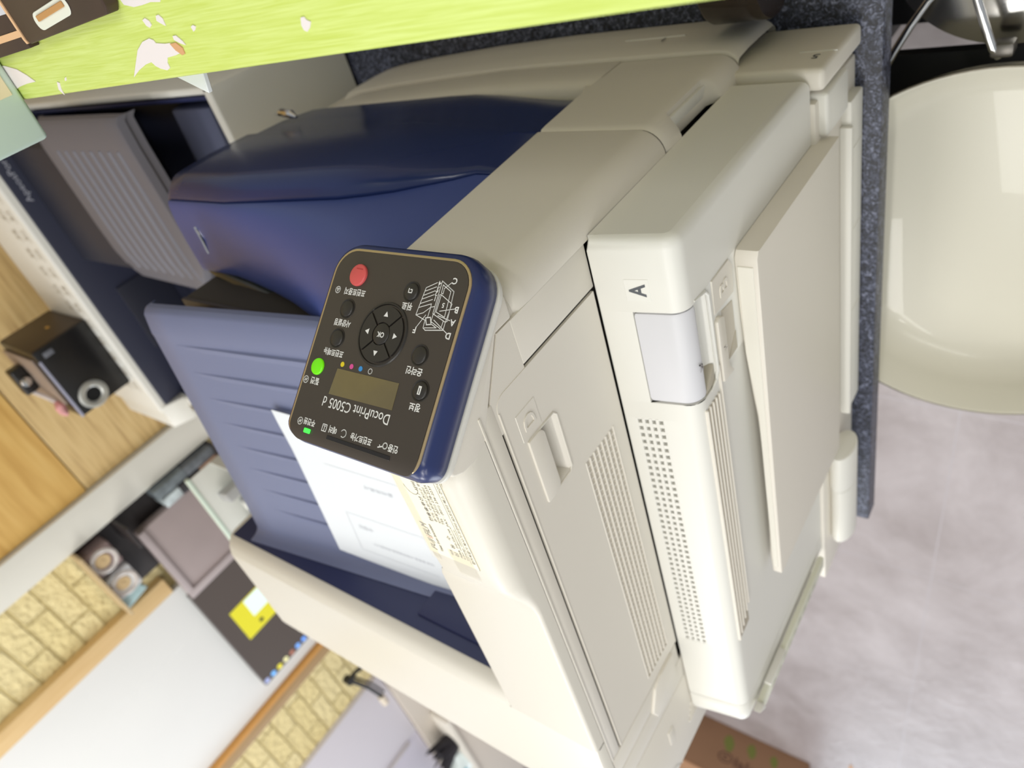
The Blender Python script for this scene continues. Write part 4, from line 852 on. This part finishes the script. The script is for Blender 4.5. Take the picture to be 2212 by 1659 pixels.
# ================================================================ GREEN BOARD AND WHAT LIES ON IT
def lime_mat():
    m = bpy.data.materials.new('lime_painted_wood'); m.use_nodes = True; nt = m.node_tree; b_ = nt.nodes['Principled BSDF']; L = nt.links
    tc = nt.nodes.new('ShaderNodeTexCoord'); mp = nt.nodes.new('ShaderNodeMapping'); mp.inputs['Scale'].default_value = (150, 5, 150); L.new(tc.outputs['Object'], mp.inputs['Vector'])
    n = nt.nodes.new('ShaderNodeTexNoise'); n.inputs['Scale'].default_value = 5; n.inputs['Detail'].default_value = 6; n.inputs['Distortion'].default_value = 0.6; L.new(mp.outputs['Vector'], n.inputs['Vector'])
    r = nt.nodes.new('ShaderNodeValToRGB'); e = r.color_ramp.elements; e[0].position = 0.3; e[0].color = rgb(196, 214, 98); e[1].position = 0.7; e[1].color = rgb(214, 230, 136); L.new(n.outputs['Fac'], r.inputs['Fac'])
    n2 = nt.nodes.new('ShaderNodeTexNoise'); n2.inputs['Scale'].default_value = 62; n2.inputs['Detail'].default_value = 3; L.new(tc.outputs['Object'], n2.inputs['Vector'])
    r2 = nt.nodes.new('ShaderNodeValToRGB'); r2.color_ramp.elements[0].position = 0.76; r2.color_ramp.elements[1].position = 0.77; L.new(n2.outputs['Fac'], r2.inputs['Fac'])
    mx = nt.nodes.new('ShaderNodeMix'); mx.data_type = 'RGBA'; mx.inputs['B'].default_value = rgb(240, 236, 226); L.new(r2.outputs['Color'], mx.inputs['Factor']); L.new(r.outputs['Color'], mx.inputs['A']); L.new(mx.outputs['Result'], b_.inputs['Base Color'])
    bp = nt.nodes.new('ShaderNodeBump'); bp.inputs['Strength'].default_value = 0.3; bp.inputs['Distance'].default_value = 0.0006; L.new(n.outputs['Fac'], bp.inputs['Height']); L.new(bp.outputs['Normal'], b_.inputs['Normal'])
    b_.inputs['Roughness'].default_value = 0.45; return m
LIME = lime_mat(); BZ = 480.0
gb = thing('green_shelf', 'lime green painted wooden shelf board with chipped paint', 'shelf', (260, 80, FZ))
b = MB(); b.prism([(152, 336), (161, -330), (420, -330), (420, 336)], 'z', BZ - 18, BZ, 2, 3); gbo = b.build('board', LIME, gb)
for (x, y) in ((395, 300), (395, -300)):
    b = MB(); b.box(x - 18, x + 18, y - 18, y + 18, FZ, BZ - 18, 2); b.build('leg', LIME, gb)
TORN = mat('torn_sticker_paper', rgb(232, 224, 222), 0.8)
def decal(pts, name='torn_sticker', m=TORN):
    q = MB(); q.prism(pts, 'z', BZ + 0.05, BZ + (0.45 if name == 'torn_sticker' else 0.6)); return q.build(name, m, gbo)
for pts in ([(158.0, 171.1), (162.8, 164.2), (170.5, 153.1), (173.8, 144.7), (174.8, 137.0), (173.7, 134.1), (172.2, 133.3), (171.3, 125.6), (171.2, 121.0), (167.7, 119.2), (166.1, 116.9), (165.5, 121.4), (165.0, 129.8), (162.7, 132.1), (160.2, 132.2), (159.2, 135.7), (160.4, 141.0), (161.9, 144.3), (164.0, 146.3), (163.3, 152.9), (161.0, 162.4)],
            [(175.4, 329.7), (174.0, 318.2), (171.0, 304.7), (166.8, 296.0), (162.5, 289.6), (162.0, 303.5), (160.7, 317.5), (158.6, 329.1), (161.4, 331.2)],
            [(194.9, 144.6), (191.1, 143.3), (189.2, 135.6), (189.2, 127.6), (189.6, 119.4), (188.8, 111.9), (190.8, 109.1)],
            [(183.1, 134.4), (183.7, 131.3), (182.2, 129.0), (180.3, 128.7), (179.3, 131.3), (180.3, 133.4)],
            [(183.7, 121.1), (183.9, 118.6), (182.1, 116.7), (178.7, 117.1), (180.2, 120.2), (181.6, 122.6)],
            [(176.4, 97.3), (177.0, 95.3), (176.2, 93.5), (174.8, 95.3), (174.3, 97.1)],
            [(172.4, 19.5), (172.5, 17.3), (171.2, 16.6), (170.3, 14.5), (168.2, 16.4), (166.9, 19.0), (167.7, 20.6), (169.6, 20.9)],
            [(174.0, 115.8), (174.0, 112.9), (171.2, 109.7), (169.2, 108.7), (170.2, 112.1), (172.2, 116.2)],
            [(161.9, 249.6), (162.7, 246.8), (161.0, 248.1), (160.5, 250.4)],
            [(160.7, 261.6), (160.0, 259.1), (156.6, 261.6), (152.8, 262.4), (156.3, 265.5)]):
    decal(pts)
decal([(170.9, 121.3), (171.0, 115.9), (168.3, 112.5), (165.6, 112.9), (165.1, 115.7), (166.1, 116.9), (167.7, 119.2)], 'sticker_rust', mat('rust_stain', rgb(214, 164, 116), 0.8))
# brown slotted card
def stadium(ax, ay, bx, by, r, n=8):
    d = math.atan2(by - ay, bx - ax); o = []
    for i in range(n + 1): t_ = d + math.pi / 2 + math.pi * i / n; o.append((ax + r * math.cos(t_), ay + r * math.sin(t_)))
    for i in range(n + 1): t_ = d - math.pi / 2 + math.pi * i / n; o.append((bx + r * math.cos(t_), by + r * math.sin(t_)))
    return o
SLOT = stadium(193.8, 219.5, 197.6, 184, 4.6)
bc = thing('slotted_box', 'dark brown flat box with an oval slot, lying on the green shelf', 'box', (240, 198, BZ))
b = MB(); b.prism([(184, 247), (186.5, 249), (330, 258), (330, 138), (193, 146), (189.5, 149)], 'z', BZ + 0.6, BZ + 8, 0.8); b.build('lid', BROWNK, bc)
b = MB(); b.prism([(184.6, 250.3), (187, 251.6), (330, 260), (330, 257.6), (187, 249), (184.6, 247.6)], 'z', BZ + 0.6, BZ + 8.4); b.build('edge_trim', mat('tan_edge', rgb(224, 182, 140), 0.6), bc)
b = MB(); b.prism(SLOT, 'z', BZ + 8, BZ + 8.6, 0.25, 1); plabel(b.build('slot_liner', mat('slot_white', rgb(228, 230, 216), 0.5), bc), 'white oval slot liner')
b = MB(); b.prism([(193.6, 218), (197.4, 182.6), (200.2, 183), (196.6, 218)], 'z', BZ + 8.6, BZ + 9.6, 0.3, 1); b.build('slot_insert', mat('kraft_insert', rgb(190, 142, 86), 0.7), bc)
kb = thing('printed_carton', 'dark brown carton with a tan stripe and a white label, next to the slotted box', 'carton', (240, 300, BZ))
b = MB(); b.prism([(179, 326), (182, 252.5), (330, 262), (330, 326)], 'z', BZ + 0.6, BZ + 7, 0.6); b.build('body', mat('deep_brown', rgb(56, 38, 34), 0.5), kb)
b = MB(); b.prism([(186, 326), (188.5, 252.6), (192, 252.8), (189.8, 326)], 'z', BZ + 7, BZ + 7.5); b.build('stripe', mat('tan_edge', rgb(224, 182, 140), 0.6), kb)
b = MB(); b.prism([(200, 326), (201, 253.5), (226, 256), (226, 326)], 'z', BZ + 7, BZ + 7.5); b.build('label_area', mat('label_grey_white', rgb(206, 208, 218), 0.5), kb)
q = MB(); q.text('S', (210, 284, BZ + 7.8), (0, -1, 0), (1, 0, 0), 16, wd=24, bold=0.05); q.build('label_mark', INKB, kb)
# mint package standing at the end of the board
mb_ = thing('mint_package', 'mint green package with a cream band at the end of the green shelf', 'package', (185, 331, BZ))
b = MB(); b.box(127, 260, 320, 346, BZ + 0.6, BZ + 190, 3, 3); b.build('carton', mat('mint_card', rgb(204, 222, 208), 0.5), mb_)
b = MB(); b.box(158, 259, 319.2, 320.4, BZ + 6, BZ + 188, 0.3, 1); b.build('band', mat('cream_band', rgb(240, 224, 186), 0.5), mb_)
q = MB(); q.text('SIZE for', (163, 319, BZ + 18), (1, 0, 0), (0, 0, 1), 5, wd=26, align='L'); q.build('band_text', INKB, mb_)
b = MB(); b.prism([(158, 183), (140, 142), (158, 136), (186, 150)], 'z', BZ - 21.5, BZ - 18.6, 0.4, 1); tag(b.build('paper_scrap', PAPER, None, loc=(158, 155, BZ - 20)), 'white torn paper corner poking out under the green shelf', 'paper')

# dark brown tape roll on the table in front of the printer
tr = thing('tape_roll', 'roll of dark brown tape standing on the stone table by the printer front', 'tape roll', (60, 30, 0.5))
q = MB(); q.lathe([(28, -24), (45, -24), (46, -22), (46, 22), (45, 24), (28, 24), (28, -24)], (74, 12, 46.8), (0, 1, 0), 48); q.build('tape', mat('brown_tape', rgb(44, 34, 28), 0.2), tr)
q = MB(); q.lathe([(25, -24.6), (28, -24.6), (28, 24.6), (25, 24.6), (25, -24.6)], (74, 12, 46.8), (0, 1, 0), 48); q.build('core', mat('kraft_core', rgb(176, 128, 70), 0.7), tr)

# ================================================================ PAN, POT, STOOL
PZ = -50.0; PC = (-254, -166)
pn = thing('ceramic_pan', 'big shallow pan with ivory ceramic inside, beside the stone table edge', 'pan', (PC[0], PC[1], -120))
IV = mat('ivory_ceramic', rgb(222, 218, 202), 0.3, spec=0.3, coat=0.12, bump=0.04, bscale=900)
q = MB(); q.lathe([(0.1, -119), (146, -119), (164, -108), (182, -84), (191, PZ - 2), (193, PZ), (194.5, PZ - 0.6), (193.5, PZ - 4), (184, -88), (166, -114), (148, -124), (0.1, -124)], (PC[0], PC[1], 0), (0, 0, 1), 96); q.build('bowl', IV, pn, 50)
q = MB(); q.lathe([(193.2, PZ + 0.2), (194.6, PZ + 0.4), (195, PZ - 1.5), (193.6, PZ - 2.5)], (PC[0], PC[1], 0), (0, 0, 1), 96); q.build('rim', mat('dark_rim', rgb(120, 114, 100), 0.3, metal=0.6), pn)
q = MB(); q.tube([(-70, -62, -70), (-62, -68, -64), (-44, -77, -60), (-22, -90, -58), (-3, -103, -57), (10, -116, -56), (10, -128, -56), (-4, -138, -57), (-26, -145, -59), (-48, -153, -62), (-57, -158, -66)], 3.6, 10); q.build('loop_handle', CHROME, pn, 60)
for (x, y) in ((-70, -56), (-51, -160)):
    q = MB(); q.box(x - 6, x + 6, y - 9, y + 9, -80, -60, 3); q.build('handle_mount', mat('dull_steel', rgb(120, 116, 110), 0.4, metal=0.8), pn)
STEEL = mat('stainless_steel', rgb(190, 188, 184), 0.2, metal=1.0)
po = thing('steel_pot', 'lidded stainless steel pot below the wire loop handle of the ivory pan', 'pot', (54, -166, -204))
q = MB(); q.lathe([(0.1, -203.5), (96, -203.5), (101, -198), (104, -110), (107, -98), (110, -96), (110, -93), (104, -93), (100, -104), (97, -192), (0.1, -196)], (54, -166, 0), (0, 0, 1), 72); q.build('pot_body', STEEL, po, 40)
q = MB(); q.lathe([(0.1, -76), (44, -77), (82, -82), (101, -89), (110, -91.5), (110, -93), (101, -91), (0.1, -80)], (54, -166, 0), (0, 0, 1), 72); lid = q.build('lid', STEEL, po, 40)
sl = thing('low_stand', 'black low stand carrying the ivory pan and the steel pot', 'stand', (-120, -170, FZ))
BST = mat('black_steel', rgb(30, 30, 32), 0.5)
b = MB(); b.box(-430, -70, -330, 10, -142, -124.5, 3); b.build('upper_board', BST, sl)
b = MB(); b.box(-68, 300, -420, 70, -222, -204.5, 3); b.build('lower_board', BST, sl)
for (x, y) in ((-416, -60), (-416, -314), (-84, -20), (-84, -314)):
    b = MB(); b.box(x - 11, x + 11, y - 11, y + 11, FZ, -142, 2); b.build('leg', BST, sl)
for (x, y) in ((282, 40), (282, -390)):
    b = MB(); b.box(x - 11, x + 11, y - 11, y + 11, FZ, -222, 2); b.build('leg', BST, sl)
b = MB(); b.box(-84, -62, -330, -310, -222, -205, 1); b.build('brace', BST, sl)

# ================================================================ CARTON AND LITTER ON THE FLOOR
ct = thing('cardboard_carton', 'brown cardboard carton with green pear prints on the floor behind the printer', 'carton', (-3300, 530, FZ))
b = MB(); b.box(-3510, -3110, 284, 780, FZ + 0.5, FZ + 225, 3); b.build('carton_body', mat('kraft_board', rgb(142, 108, 82), 0.8, var=0.06, vscale=6), ct)
b = MB(); b.box(-3512, -3108, 282, 782, FZ + 222, FZ + 229, 1); b.build('flap_edge', mat('kraft_edge', rgb(190, 146, 112), 0.8), ct)
for (y, z, s_) in ((600, -645, 1.0), (505, -655, 0.85), (410, -655, 0.7)):
    q = MB(); o_ = []
    for i in range(28):
        a = 2 * math.pi * i / 28; r = (24 if math.sin(a) > 0 else 28) * (1 + 0.22 * math.cos(2 * a + 1.57)); o_.append((y + s_ * r * 0.85 * math.cos(a), z + s_ * r * 1.25 * math.sin(a)))
    q.prism(o_, 'x', -3110, -3109.4); q.build('pear_print', mat('pear_green', rgb(112, 118, 56), 0.8), ct)
q = MB(); q.text('ⓒlaloʼ', (-3109.4, 530, -586), (0, -1, 0), (0, 0, -1), 46, wd=190, bold=0.02); q.build('brand_print', mat('brown_print', rgb(92, 62, 50), 0.8), ct)
b = MB(); b.box(-3005, -2965, 120, 132, FZ + 0.4, FZ + 3, 0.5); tag(b.build('wood_chip', mat('orange_chip', rgb(236, 186, 140), 0.7), None, loc=(-2985, 126, FZ)), 'small orange scrap lying on the floor beside the carton', 'scrap')
